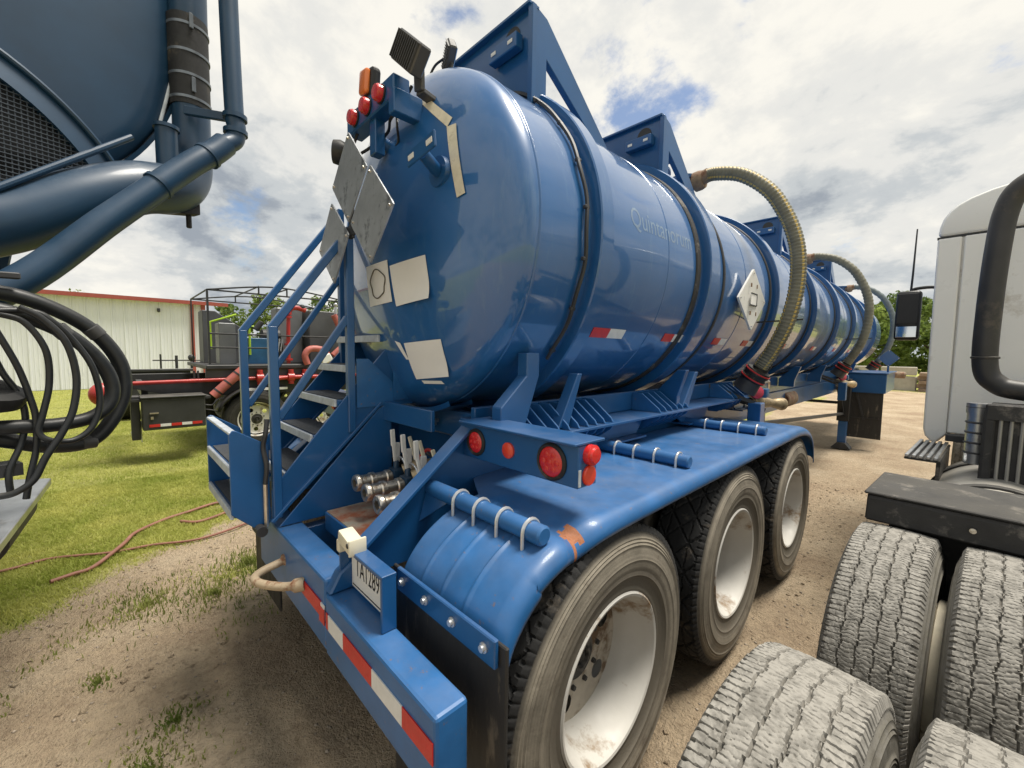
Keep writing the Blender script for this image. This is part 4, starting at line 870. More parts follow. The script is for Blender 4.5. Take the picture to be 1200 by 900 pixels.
# rear bumper
def beam(x0, x1, y0, y1, z0, z1, name, m='deck'): return part(MB().b2((x0, y0, z0), (x1, y1, z1)), name, m, 0, 0.010, seg=2)
bm_r = beam(-1.42, -0.745, 0.490, 0.585, 0.655, 0.872, 'bumper_beam')
bm_l = beam(-2.30, -1.425, 0.493, 0.60, 0.657, 0.915, 'bumper_side_beam')
part(MB().prism([(-1.435, .492, .875), (-1.435, .60, .875), (-1.435, .60, .985), (-1.435, .53, .94)], (0.05, 0, 0)), 'beam_end_block', 'blue', 0, 0.006)
x = -1.64
for i, wd in enumerate((0.17, 0.155, 0.19, 0.165, 0.19)):
    if x < -1.42: MB().b2((x, .4865, .755), (min(x+wd, -1.423), .4895, .810)).build('reflective_tape', 'tapered', bm_r, 0) if i else None
    else: pass
    x += wd
x = -1.405
for i, wd in enumerate((0.02, 0.125, 0.20, 0.17, 0.155)):
    MB().b2((x, .4865, .757), (min(x+wd-0.001, -0.752), .4895, .812)).build('reflective_tape', 'tapered' if i % 2 == 0 else 'tapewhite', bm_r, 0); x += wd
MB().b2((-1.66, .4885, .770), (-1.4605, .4925, .825)).build('reflective_tape', 'tapered', bm_l, 0)
MB().b2((-1.46, .4885, .768), (-1.426, .4925, .823)).build('reflective_tape', 'tapewhite', bm_l, 0)
part(MB().b2((-1.36, .585, .70), (-1.30, 1.25, .83)), 'bumper_bracket', 'blue', 0, 0.004)
part(MB().b2((-2.06, .605, .70), (-2.00, 1.25, .88)), 'bumper_bracket', 'blue', 0, 0.004)
# licence plate
lp = part(MB().b2((-1.40, .575, .873), (-1.095, .583, 1.045)).b2((-1.402, .535, 1.033), (-1.09, .583, 1.047)).b2((-1.102, .535, .873), (-1.090, .582, 1.046)).b2((-1.405, .535, .873), (-1.397, .582, 1.046)), 'plate_bracket', 'blue', 0, 0.002)
pt = MB().b2((-1.385, .5705, .885), (-1.108, .5740, 1.025)).build('licence_plate', 'white', lp, 0, 0.002)
text_mb('TA1289', 0.090, lambda u, v: Vector((-1.352+u*0.60, .5695, .938+v))).build('plate_lettering', 'ink', lp, 0)
MB().b2((-1.375, .5692, .895), (-1.118, .5700, .899)).build('plate_rule', 'ink', lp, 0)
ll = part(MB().box((-1.335, .548, 1.068), (0.10, 0.05, 0.042), Matrix.Rotation(R_(12), 3, 'Y')).box((-1.382, .540, 1.042), (0.026, 0.036, 0.042)).box((-1.283, .548, 1.066), (0.010, 0.06, 0.056)), 'plate_lamp', 'cream', 30, 0.008, seg=2)
MB().cyl((-1.300, .520, 1.070), (-1.300, .524, 1.070), 0.008, 0.008, 10).build('screw', 'dark', ll)
# tow hook
P = spline([(-1.64, .50, .81), (-1.70, .44, .795), (-1.80, .385, .785), (-1.865, .375, .785), (-1.895, .41, .79), (-1.90, .47, .80), (-1.90, .51, .81)], 7)
part(MB().tube(P, [0.026 if i < 5 or i > len(P)-6 else 0.016 for i in range(len(P))], 12), 'tow_hook', 'hook', 50)
# rear deck, valves
part(MB().b2((-1.98, .70, .935), (-1.40, 1.255, .945)), 'rear_deck', 'rust', 0, 0.002)
part(MB().b2((-1.975, .690, .86), (-1.40, .699, .944)), 'deck_lip', 'deck', 0, 0.002)
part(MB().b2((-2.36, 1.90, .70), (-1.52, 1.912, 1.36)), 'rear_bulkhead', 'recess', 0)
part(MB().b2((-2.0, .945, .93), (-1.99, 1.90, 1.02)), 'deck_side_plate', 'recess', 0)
part(MB().prism([(-1.995, .50, .92), (-1.995, 1.04, .92), (-1.995, 1.04, 1.44), (-1.995, .97, 1.405)], (0.008, 0, 0)), 'stair_side_panel', 'blue', 0, 0.002)
for i, (x, y) in enumerate([(-1.895, .80), (-1.735, .775), (-1.565, .75)]):
    z = 1.075; v = part(MB().lathe((x, y, z), (0, 1, 0), [(0.020, 0.0), (0.036, 0.0), (0.040, 0.006), (0.040, 0.022), (0.033, 0.030), (0.033, 0.07), (0.038, 0.075), (0.038, 0.095), (0.030, 0.10), (0.030, 0.15), (0.036, 0.155), (0.036, 0.175), (0.027, 0.18), (0.027, 0.47)], 24).lathe((x, y, z), (0, 1, 0), [(0.020, 0.0), (0.020, 0.1), (0.0, 0.1)], 20), 'cam_lock_fitting', 'steel', 35)
    b = MB(); b.box((x, y+0.215, z), (0.075, 0.06, 0.075)).cyl((x, y+0.215, z), (x+0.0, y+0.215, z+0.075), 0.018, 0.014, 12); b.build('valve_body', 'oldblue', v, 30, 0.01, 2)
    lv = MB(); tx = x+0.012*(1-i); lv.bar((x, y+0.21, z+0.07), (tx-0.01, y+0.20, z+0.16), 0.018, 0.010, (1, 0, 0)).bar((tx-0.01, y+0.20, z+0.15), (tx-0.012, y+0.195, z+0.235), 0.024, 0.012, (1, 0, 0)).bar((x-0.02, y+0.23, z+0.06), (x-0.025, y+0.235, z+0.16), 0.03, 0.012, (1, 0, 0))
    lv.build('valve_lever', 'tapewhite', v, 0, 0.003)
    P = [(x+0.06*math.cos(a), y+0.235, z+0.03+0.06*math.sin(a)) for a in np.linspace(0.2, 2.4, 10)]; MB().tube(P, 0.005, 6).build('lever_guard', 'zinc', v)
for i, (x, y, z) in enumerate([(-1.84, 1.10, 1.12), (-1.68, 1.06, 1.13), (-1.52, 1.03, 1.12)]):
    part(MB().tube(spline([(x-0.03, y-0.06, z-0.02), (x, y, z), (x+0.06, y+0.08, z+0.01), (x+0.10, y+0.30, z+0.05)], 5), 0.030, 12), 'valve_elbow', 'brass', 50)
    part(MB().lathe((x, y, z), (0.3, 0.9, 0), [(0.03, -0.015), (0.05, -0.012), (0.05, 0.012), (0.03, 0.015)], 16), 'union_nut', 'steel')
    part(MB().bar((x+0.01, y-0.01, z+0.03), (x-0.02, y-0.03, z+0.15), 0.020, 0.010, (1, 0, 0)), 'stop_cock_lever', 'cream', 0, 0.003)
    part(MB().tube(spline([(x-0.05, y-0.02, z+0.05), (x-0.02, y+0.02, z+0.10), (x+0.05, y+0.04, z+0.06), (x+0.08, y+0.12, z+0.02)], 5), 0.008, 6), 'drain_line', 'redpaint' if i == 1 else 'dark')
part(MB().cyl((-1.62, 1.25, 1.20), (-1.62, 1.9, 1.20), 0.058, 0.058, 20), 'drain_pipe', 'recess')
part(MB().lathe((-1.62, 1.256, 1.20), (0, -1, 0), [(0.0, 0.07), (0.04, 0.07), (0.05, 0.05), (0.085, 0.045), (0.085, 0.025), (0.06, 0.02), (0.06, 0.0)], 28), 'drain_flange', 'brass')
for i in range(8): part(MB().cyl((-1.62+0.07*math.cos(i*PI/4), 1.205, 1.20+0.07*math.sin(i*PI/4)), (-1.62+0.07*math.cos(i*PI/4), 1.235, 1.20+0.07*math.sin(i*PI/4)), 0.008, 0.008, 6), 'flange_bolt', 'steel')
for (x, z) in ((-1.905, 1.33), (-1.86, 1.335), (-1.88, 1.315)): part(MB().cyl((x, 1.12, z), (x, 1.24, z), 0.011, 0.011, 10), 'air_fitting', 'steel')
# stairs: treads climb forward, two handrails
XR, XL = -2.015, -2.555
for i in range(5):
    y, z = 0.535+0.112*i, 1.145+0.158*i
    st_ = part(MB().b2((XL, y+0.012, z-0.030), (XR, y+0.165, z)), 'stair_tread', 'blue', 0, 0.003)
    gb = MB().b2((XL+0.02, y+0.02, z+0.001), (XR-0.02, y+0.160, z+0.005)); gb.build('grip_pad', 'grip', st_, 0)
    MB().b2((XL, y-0.002, z-0.032), (XR, y+0.011, z+0.004)).build('tread_nosing', 'nose', st_, 0, 0.002)
for x in (XR+0.003, XL-0.015):
    part(MB().prism([(x, .478, .950), (x, .478, 1.085), (x, .86, 1.535), (x, 1.10, 1.80), (x, 1.24, 1.80), (x, 1.24, 1.72), (x, .98, 1.44)], (0.012, 0, 0)), 'stringer', 'blue', 0, 0.002)
    part(MB().bar((x+0.006, .475, .948), (x+0.006, .985, 1.435), 0.045, 0.014, (0, -0.6, 0.8)), 'stringer_flange', 'blue', 0, 0.002)
    part(MB().bar((x+0.006, .50, .96), (x+0.006, .50, 1.80), 0.036, 0.036, (0, 1, 0)), 'handrail_post', 'blue', 0, 0.004)
    ye = 0.835 if x > -2.2 else 1.02
    part(MB().bar((x+0.006, .492, 1.785), (x+0.006, ye-0.005, 1.785+(ye-.497)*1.39), 0.034, 0.034, (0, -0.8, 0.6)), 'handrail', 'blue', 0, 0.004)
    part(MB().bar((x+0.006, .515, 1.40), (x+0.006, ye-0.01, 1.40+(ye-.525)*1.48), 0.030, 0.030, (0, -0.8, 0.6)), 'mid_rail', 'blue', 0, 0.004)
    part(MB().bar((x+0.006, ye, 1.30 if x > -2.2 else 1.62), (x+0.006, ye, 1.81+(ye-.497)*1.39), 0.036, 0.036, (0, 1, 0)), 'handrail_post', 'blue', 0, 0.004)
part(MB().b2((XL, 1.10, 1.765), (XR, 1.26, 1.795)), 'stair_landing', 'blue', 0, 0.003)
part(MB().prism([(XR+0.016, .86, 1.42), (XR+0.016, 1.18, 1.42), (XR+0.016, .92, 1.66), (XR+0.016, .86, 1.66)], (0.008, 0, 0)), 'stair_gusset', 'deck', 0)
part(MB().b2((-1.99, 1.00, 1.345), (-1.55, 1.02, 1.44)), 'stair_cross_bar', 'blue', 0, 0.003)
part(MB().prism([(-1.985, 1.05, 1.445), (-1.985, 1.30, 1.445), (-1.985, 1.10, 1.66), (-1.985, 1.05, 1.66)], (0.008, 0, 0)), 'stair_gusset', 'deck', 0)
# folding lower steps
for x in (XR-0.008, XL-0.020):
    pts = [(.33, 1.35), (.345, 1.365), (.36, 1.36), (.475, 1.285), (.475, .945), (.43, .915), (.33, 1.01)]
    part(MB().prism([(x, a, b_) for a, b_ in pts], (0.010, 0, 0)), 'step_side_plate', 'blue', 0, 0.003)
for y, z in ((.33, 1.205), (.33, 1.02)):
    st_ = part(MB().b2((XL-0.008, y+0.012, z-0.03), (XR-0.010, y+0.125, z)), 'folding_step', 'blue', 0, 0.002)
    MB().b2((XL+0.01, y+0.02, z+0.001), (XR-0.02, y+0.12, z+0.006)).build('grip_pad', 'grip', st_, 0)
    MB().b2((XL-0.008, y-0.002, z-0.034), (XR-0.010, y+0.011, z+0.004)).build('tread_nosing', 'nose', st_, 0, 0.002)
part(MB().bar((XL, .345, 1.352), (XR, .345, 1.352), 0.03, 0.012), 'step_top_bar', 'nose', 0, 0.002)
part(MB().cyl((XR+0.012, .455, .93), (XR+0.012, .455, 1.12), 0.009, 0.009, 10), 'latch_rod', 'steel')
part(MB().tube(spline([(XR+0.012, .455, 1.12), (XR+0.02, .46, 1.2), (XR+0.01, .452, 1.28), (XR+0.02, .46, 1.34), (XR+0.01, .47, 1.40)], 6), 0.010, 7), 'latch_chain', 'dark')
part(MB().cyl((XR-0.03, .43, .925), (XR+0.05, .43, .925), 0.022, 0.022, 14), 'step_hinge', 'dark')
# landing gear
for s in (1, -1):
    x = CT+s*0.68
    part(MB().b2((x-0.09, 9.70, .52), (x+0.09, 9.86, 1.30)), 'landing_leg', 'black', 0, 0.006)
    part(MB().b2((x-0.065, 9.72, .10), (x+0.065, 9.84, .52)), 'leg_inner', 'blue', 0, 0.006)
    part(MB().prism([(x-0.14, 9.66, .0), (x+0.14, 9.66, .0), (x+0.14, 9.66, .02), (x+0.06, 9.66, .12), (x-0.06, 9.66, .12), (x-0.14, 9.66, .02)], (0, 0.24, 0)), 'leg_foot', 'dark', 0, 0.004)
    part(MB().bar((x, 9.0, 1.22), (x-0.0, 9.70, .62), 0.05, 0.03), 'leg_brace', 'black', 0)
    part(MB().bar((x, 4.5, 1.03), (x, 9.70, .66), 0.04, 0.04), 'side_brace_bar', 'dark', 0)
part(MB().bar((CT-0.68, 9.78, .85), (CT+0.68, 9.78, .85), 0.05, 0.05), 'leg_cross_bar', 'black', 0)
# front flap box, barrel, nose
part(MB().b2((-1.40, 9.95, 1.05), (-0.72, 11.6, 1.40)), 'nose_box', 'blue', 0, 0.01)
part(MB().b2((-1.42, 9.92, 1.401), (-0.70, 11.7, 1.425)), 'nose_box_lid', 'blue', 0, 0.004)
part(MB().prism([(-1.36, 10.0, 1.05), (-0.75, 10.0, 1.05), (-0.75, 10.03, .20), (-1.36, 10.03, .20)], (0, 0.012, 0)), 'front_mud_flap', 'flap', 0)
part(MB().bar((-1.12, 9.985, 1.02), (-1.0, 9.985, .55), 0.03, 0.012, (0, 1, 0)).bar((-1.36, 9.99, .58), (-0.75, 9.99, .58), 0.006, 0.012), 'flap_strap', 'dark', 0)
part(MB().cyl((-0.95, 11.7, 1.36), (-0.60, 11.9, 1.34), 0.07, 0.07, 16), 'nose_pipe', 'rusty')
part(MB().b2((CT-0.50, 12.0, 1.03), (CT+0.50, 13.6, 1.28)), 'king_pin_plate', 'blue', 0)
part(MB().cyl((-1.50, 6.3, 1.13), (-1.50, 6.8, 1.13), 0.12, 0.12, 24), 'air_tank', 'rusty', 35, 0.01)
part(MB().cyl((-1.55, 5.2, 1.10), (-1.55, 8.6, 1.16), 0.05, 0.05, 12), 'discharge_pipe', 'rusty')
# side hoses with valves
hp_ = [(-1.66, 3.27), (-1.60, 3.285), (-1.50, 3.285), (-1.29, 3.215), (-1.09, 3.045), (-0.965, 2.835), (-0.885, 2.615), (-0.855, 2.405), (-0.86, 2.185), (-0.905, 1.95), (-0.985, 1.75), (-1.065, 1.605)]
for y, mh, n_ in ((3.9, ('hose_g', 'hose_y'), 260), (8.2, ('hose_g', 'hose_g'), 150), (12.3, ('hose_b', 'hose_b'), 90)):
    P = spline([(x, y+0.03*math.sin(z*3), z) for x, z in hp_], max(6, n_//11)); m_ = len(P)
    rs = [0.057 if i % 3 else 0.051 for i in range(m_)]
    h_ = MB().tube(P, rs, 20, mats=lambda i, j: 1 if (j in (2, 7, 12, 17) and i % 3) else 0).build('suction_hose', list(mh), tr, 70)
    MB().tube([P[0], P[0]+(P[1]-P[0]).normalized()*0.10], 0.060, 16).build('hose_clamp', 'rusty', h_)
    MB().lathe((-1.66, y, 3.27), (-1, 0, -0.1), [(0.05, -0.05), (0.075, -0.05), (0.085, -0.02), (0.085, 0.03), (0.06, 0.05), (0.06, 0.14), (0, 0.14)], 20).build('top_coupling', 'rusty', h_)
    MB().cyl((-1.80, y, 2.99), (-1.80, y, 3.30), 0.09, 0.09, 20).cyl((-1.80, y, 3.30), (-1.80, y, 3.33), 0.12, 0.12, 20).build('top_valve', 'blue', h_)
    e = Vector((-1.075, y, 1.59)); dn = Vector((-0.55, 0, -0.84)).normalized()
    cp = MB().lathe(e, dn, [(0.055, -0.08), (0.062, -0.05), (0.062, 0.0), (0.095, 0.01), (0.100, 0.03), (0.100, 0.05), (0.092, 0.055), (0.092, 0.075), (0.100, 0.08), (0.100, 0.10), (0.09, 0.11), (0.0, 0.112)], 28).build('quick_coupling', 'rubber', tr, 35)
    for t_ in (0.026, 0.088): MB().lathe(e, dn, [(0.1005, t_-0.004), (0.104, t_-0.003), (0.104, t_+0.006), (0.1005, t_+0.007)], 28).build('red_band', 'tapered', cp)
    q0 = e+dn*0.11
    MB().tube([q0, q0+dn*0.10], [0.085, 0.10], 20).build('valve_neck', 'dark', cp)
    kp = q0+dn*0.10+Vector((0.06, 0.13, -0.03))
    MB().lathe(kp, (0.6, -0.6, 0.1), [(0.0, 0.03), (0.03, 0.03), (0.055, 0.02), (0.06, 0.0), (0.05, -0.02), (0.0, -0.03)], 20).build('hand_wheel', 'pink', cp)
    MB().box(kp+Vector((0.03, 0.10, -0.01)), (0.07, 0.09, 0.08)).cyl(kp+Vector((0, 0.02, 0)), kp+Vector((0.03, 0.1, 0)), 0.025, 0.025, 10).build('valve_body', 'navy', cp, 30, 0.01, 2)
    kb = kp+Vector((-0.02, 0.20, -0.10))
    MB().lathe(kb, (0.28, 0.92, -0.10), [(0.03, -0.15), (0.055, -0.14), (0.06, 0.0), (0.045, 0.10), (0.035, 0.20), (0.045, 0.22), (0.06, 0.33), (0.05, 0.335), (0.0, 0.30)], 20).build('brass_nozzle', 'brass', cp)
    MB().tube(spline([kp+Vector((0, .05, .06)), kp+Vector((.03, .22, .09)), kp+Vector((.01, .32, .02))], 5), 0.012, 7).tube(spline([kp+Vector((-.06, -.1, -.12)), kp+Vector((.02, .02, -.17)), kp+Vector((-.04, .2, -.2))], 5), 0.018, 7).build('linkage', 'steel', cp)
    MB().b2((-1.16, y+0.02, 1.02), (-1.06, y+0.14, 1.30)).build('valve_stand', 'blue', cp, 0, 0.006)
    MB().bar((-1.44, y-0.15, 1.44), (-1.12, y+0.05, 1.30), 0.03, 0.03).bar((-1.44, y-0.15, 1.40), (-1.10, y+0.28, 1.22), 0.03, 0.03).build('valve_bracket', 'dark', cp, 0)
    c2 = P[int(m_*0.80)]; MB().bar((-1.12, y, c2.z-0.01), (c2.x+0.10, y, c2.z), 0.012, 0.012).build('hose_tie', 'dark', h_, 0)
# ------------------------------------------------------------------ white truck tractor (local frame: x right, y forward, origin under the rear left outer tyre)
tk = thing('truck_tractor', 'white truck tractor with dusty dual rear tyres and black exhaust', 'truck', (-0.175, 0.95, 0), rz=R_(-3.5), frame=(0, 0, 0))
tp = lambda mb, name, m, sm=35, bev=0.0, **k: mb.build(name, m, tk, sm, bev, **k)
for y in (0.035, 1.24):
    for i, x in enumerate((0.0, 0.30, 1.86, 2.16)):
        wheel(tk, (x, y, 0.50), SET_DR, i in (1, 3) if x < 1 else i == 3, 0.4+y*3+x)
    tp(MB().cyl((0.1, y, 0.485), (2.06, y, 0.485), 0.085, 0.085, 16).ball((1.08, y, 0.5), 0.2, 16), 'drive_axle', 'dark')
    for x in (0.15, 2.01): tp(MB().lathe((x, y, 0.485), (1, 0, 0), [(0.27, -0.10), (0.285, -0.09), (0.285, -0.02), (0.30, -0.015), (0.30, 0.01), (0.285, 0.015), (0.285, 0.09), (0.27, 0.10)], 48), 'dual_spacer', 'strip')
for x in (0.72, 1.44): tp(MB().b2((x-0.04, -0.9, 0.72), (x+0.04, 6.2, 0.98)), 'chassis_rail', 'greyblk', 0, 0.006)
tp(MB().b2((0.55, -0.15, 0.98), (1.6, 0.75, 1.10)), 'fifth_wheel', 'greyblk', 0, 0.02)
# deck box ahead of the drive tyres
o = tp(MB().prism([(-0.112, 1.36, 1.005), (-0.112, 1.36, 1.108), (-0.105, 1.37, 1.118), (-0.105, 1.80, 1.118), (-0.105, 1.80, 1.005)], (0.80, 0, 0)), 'deck_box', 'greyblk', 0, 0.008)
tp(MB().b2((-0.118, 1.352, 1.119), (0.70, 1.812, 1.131)), 'deck_plate', 'greyblk', 0, 0.004)
tp(MB().b2((-0.05, 1.50, 0.42), (0.66, 1.80, 1.0)), 'deck_side', 'greyblk', 0, 0.01)
tp(MB().lathe((0.20, 1.355, 1.06), (0, -1, 0), [(0.010, 0), (0.010, 0.008), (0, 0.010)], 10), 'deck_bolt', 'steel')
# fuel tank, step, heat guard
tp(MB().lathe((0.26, 2.0, 0.72), (0, 1, 0), [(0.0, -0.03), (0.20, -0.03), (0.30, 0.0), (0.325, 0.04), (0.325, 1.25), (0.30, 1.29), (0.0, 1.30)], 56), 'fuel_tank', 'dustalu', 50)
for y in (2.25, 3.0): tp(MB().lathe((0.26, y, 0.72), (0, 1, 0), [(0.327, 0), (0.336, 0.0), (0.336, 0.06), (0.327, 0.06)], 48), 'tank_strap', 'greyblk')
sp_ = tp(MB().b2((-0.145, 2.72, 1.05), (0.02, 3.50, 1.065)).b2((0.0, 2.75, 0.7), (0.02, 3.45, 1.05)), 'step_frame', 'greyblk', 0, 0.003)
for i in range(5): MB().b2((-0.142+i*0.033, 2.715, 1.066), (-0.142+i*0.033+0.020, 3.48, 1.085)).build('step_slat', 'alu', sp_, 0, 0.003)
hg = tp(MB().b2((0.185, 2.52, 0.985), (0.80, 2.545, 1.02)).b2((0.185, 2.52, 1.37), (0.80, 2.545, 1.455)).b2((0.185, 2.52, 1.02), (0.225, 2.545, 1.37)).b2((0.76, 2.52, 1.02), (0.80, 2.545, 1.37)).b2((0.20, 2.545, 1.0), (0.79, 2.90, 1.44)), 'heat_guard', 'greyblk', 0, 0.008)
for i in range(14): MB().cyl((0.245+i*0.038, 2.535, 1.02), (0.245+i*0.038, 2.535, 1.37), 0.008, 0.008, 8).build('guard_bar', 'dustalu', hg)
tp(MB().lathe((0.16, 2.74, 1.08), (0, 0, 1), [(0.0, 0), (0.05, 0.0), (0.05, 0.30), (0.055, 0.30), (0.055, 0.36), (0.0, 0.36)], 20), 'filter_can', 'alu')
for z in (1.14, 1.20, 1.26, 1.32, 1.41): tp(MB().lathe((0.16, 2.74, z), (0, 0, 1), [(0.051, 0), (0.057, 0.006), (0.051, 0.012)], 20), 'filter_ring', 'dark')
P = spline([(1.15, 2.88, 1.50), (0.60, 2.88, 1.50), (0.32, 2.89, 1.515), (0.215, 2.90, 1.55), (0.160, 2.90, 1.66), (0.155, 2.90, 2.0), (0.165, 2.91, 2.35), (0.185, 2.92, 2.58), (0.235, 2.92, 2.70), (0.36, 2.92, 2.77), (0.52, 2.92, 2.86), (0.60, 2.92, 3.2)], 8)
tp(MB().tube(P, 0.056, 24), 'exhaust_pipe', 'exhaust', 50)
tp(MB().lathe((0.157, 2.90, 1.70), (0, 0, 1), [(0.057, 0), (0.062, 0.003), (0.062, 0.012), (0.057, 0.015)], 24), 'pipe_joint', 'exhaust')
# cab: back wall in two panels, side skins, domed roof cap
YC = 3.55
def cab_ring(y, in_=0.0): return [(-0.142+in_, y), (2.30-in_, y)]
tp(MB().prism([(-0.142, YC+0.03, 1.16), (-0.128, YC+0.03, 1.10), (-0.09, YC+0.03, 1.055), (-0.06, YC+0.03, 1.06), (0.0, YC+0.03, 1.14), (2.2, YC+0.03, 1.14), (2.30, YC+0.03, 1.16), (2.30, YC+0.03, 2.60), (-0.150, YC+0.03, 2.60)], (0, 2.3, 0)), 'cab_body', 'cab', 0, 0.03, seg=3)
tp(MB().prism([(-0.137, YC+0.0, 1.16), (-0.124, YC, 1.105), (-0.09, YC, 1.062), (-0.06, YC, 1.067), (-0.014, YC, 1.13), (-0.020, YC, 2.588), (-0.146, YC, 2.588)], (0, 0.04, 0)), 'side_extender', 'cab', 0, 0.012, seg=3)
tp(MB().b2((-0.008, YC, 1.145), (2.295, YC+0.04, 2.588)), 'back_panel', 'cab', 0, 0.008, seg=2)
rc = MB(); n = 14; V = []; prof_ = []
for i in range(n+1):
    a = i/n*PI/2; pass
prof_ = [(0, 0), (0.006, 0.07), (0.022, 0.13), (0.05, 0.18), (0.09, 0.22), (0.15, 0.255), (0.25, 0.29), (0.40, 0.32), (0.7, 0.36), (1.1, 0.38)]
pts = [(-0.150+dx, 2.604+dz) for dx, dz in prof_]; pts += [(2.30-(p+0.150), z) for p, z in pts[::-1]]
rc.prism([(p, YC+0.005, z) for p, z in pts], (0, 2.3, 0)); tp(rc, 'roof_cap', 'cab', 25, 0.03, seg=3)
tp(MB().b2((-0.152, YC+0.02, 2.589), (2.30, YC+0.06, 2.603)), 'roof_seam', 'dark', 0)
tp(MB().b2((-0.01, YC-0.10, 1.095), (1.2, YC+0.02, 1.142)), 'cab_mount', 'dark', 0, 0.004)
tp(MB().b2((0.9, YC+2.2, 0.7), (1.3, YC+3.6, 1.7)).b2((0.1, YC+2.2, 0.9), (2.05, YC+3.7, 1.65)), 'bonnet', 'cab', 0, 0.06, seg=3)
for x in (0.05, 2.11): wheel(tk, (x, 6.4, 0.485), SET_DR, x < 1)
mr = tp(MB().box((-0.435, 4.95, 2.13), (0.19, 0.11, 0.50)), 'mirror_housing', 'plastic', 30, 0.035, seg=3)
MB().box((-0.435, 4.893, 2.20), (0.155, 0.006, 0.30)).build('mirror_glass', 'plastic', mr, 0, 0.002)
MB().box((-0.435, 4.892, 1.965), (0.155, 0.006, 0.11)).build('convex_glass', 'glass', mr, 0, 0.002)
tp(MB().tube(spline([(-0.16, 4.9, 2.33), (-0.25, 4.95, 2.40), (-0.40, 4.97, 2.40), (-0.43, 4.97, 2.36)], 5), 0.016, 8), 'mirror_arm', 'plastic')
tp(MB().tube([(-0.43, 4.97, 2.36), (-0.425, 4.97, 2.55), (-0.42, 4.97, 3.0)], [0.010, 0.009, 0.006], 8), 'antenna', 'plastic')

# ------------------------------------------------------------------ second vacuum truck, seen from behind on the left
VD = Vector((0.950, 0.312, 0)).normalized(); VE = Vector((-VD.y, VD.x, 0)); VC = Vector((-3.10, -0.87, 3.66))
vt = thing('vacuum_truck', 'dull blue vacuum truck with grille, thick pipes and banded duct', 'vacuum truck', (-5.2, -1.6, 0))
vp = lambda s, z, t: VC+VE*s+VD*t+Vector((0, 0, z-VC.z))
part2 = lambda mb, name, m, sm=35, bev=0.0, **k: mb.build(name, m, vt, sm, bev, **k)
RV = 1.335
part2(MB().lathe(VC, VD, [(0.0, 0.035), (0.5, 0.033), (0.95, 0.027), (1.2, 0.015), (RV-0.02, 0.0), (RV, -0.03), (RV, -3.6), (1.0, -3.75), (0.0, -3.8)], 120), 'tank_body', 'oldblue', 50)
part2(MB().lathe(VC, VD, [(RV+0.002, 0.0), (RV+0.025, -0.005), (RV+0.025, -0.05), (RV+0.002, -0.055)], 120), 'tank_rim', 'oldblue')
# arched grille low on the head
def arc(r, a0, a1, n, t): return [vp(0.10+r*math.sin(a), 2.20+r*math.cos(a), t) for a in np.linspace(a0, a1, n)]
A0, A1 = R_(-62), R_(68)
ao, ai = arc(0.985, A0, A1, 40, 0.085), arc(0.875, A0, A1, 40, 0.11)
part2(MB().add(ao+ai, [(i, i+1, 41+i, 40+i) for i in range(39)]).add([p-VD*0.05 for p in ao]+ao, [(i, i+1, 41+i, 40+i) for i in range(39)]).add([p-VD*0.05 for p in ai]+ai, [(i, i+1, 41+i, 40+i) for i in range(39)]), 'grille_arch', 'oldblue', 40)
part2(MB().tube(arc(0.992, A0, A1, 40, 0.095), 0.014, 8), 'arch_bead', 'oldblue')
low = [vp(s, 2.16+0.02*math.cos(s), 0.085) for s in np.linspace(0.90, -0.75, 12)]
hb = lambda s: VC.z-math.sqrt(RV**2-s*s)+0.03
part2(MB().add([q for q in arc(0.88, A0, A1, 30, 0.058) if True]+[vp(s, hb(s), 0.058) for s in np.linspace(0.86, -0.66, 16)], [tuple(range(46))]), 'grille_back', 'mesh', 0)
wires = MB()
for i in range(-42, 43):
    s = 0.10+i*0.021; dz = math.sqrt(max(0, 0.875**2-(s-0.10)**2))
    if dz > 0.02 and 2.20+dz > hb(s)+0.02: wires.bar(vp(s, hb(s), 0.086), vp(s, 2.20+dz, 0.086), 0.004, 0.004, VD)
for i in range(44):
    z = 2.16+i*0.021; dx = math.sqrt(max(0, 0.875**2-(z-2.20)**2)); hx = math.sqrt(max(0, (RV-0.03)**2-(VC.z-z)**2))
    if dx > 0.02 and hx > 0.05: wires.bar(vp(max(-hx, 0.10-dx), z, 0.090), vp(min(hx, 0.10+dx), z, 0.090), 0.004, 0.004, VD)
part2(wires, 'grille_mesh', 'meshwire', 0, kind='stuff')
# ducts and pipes
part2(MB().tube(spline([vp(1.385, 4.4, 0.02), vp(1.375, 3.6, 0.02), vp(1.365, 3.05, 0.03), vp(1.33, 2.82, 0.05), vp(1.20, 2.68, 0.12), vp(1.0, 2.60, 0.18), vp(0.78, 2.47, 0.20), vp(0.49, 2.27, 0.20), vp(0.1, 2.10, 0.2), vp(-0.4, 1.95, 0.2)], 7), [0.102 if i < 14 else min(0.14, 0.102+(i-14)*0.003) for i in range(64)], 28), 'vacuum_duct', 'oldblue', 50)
for z in (3.72, 3.56, 3.42, 3.28): part2(MB().lathe(vp(1.372, z, 0.02), (0, 0, 1), [(0.108, -0.009), (0.113, -0.008), (0.113, 0.008), (0.108, 0.009)], 36), 'band_clamp', 'clamp')
part2(MB().cyl(vp(1.37, 3.24, 0.02), vp(1.37, 3.78, 0.02), 0.109, 0.109, 32), 'rubber_sleeve', 'rubber')
for z in (3.74, 3.36): part2(MB().bar(vp(1.34, z-0.05, 0.133), vp(1.34, z+0.04, 0.133), 0.022, 0.014, VD), 'clamp_latch', 'clamp', 0, 0.003)
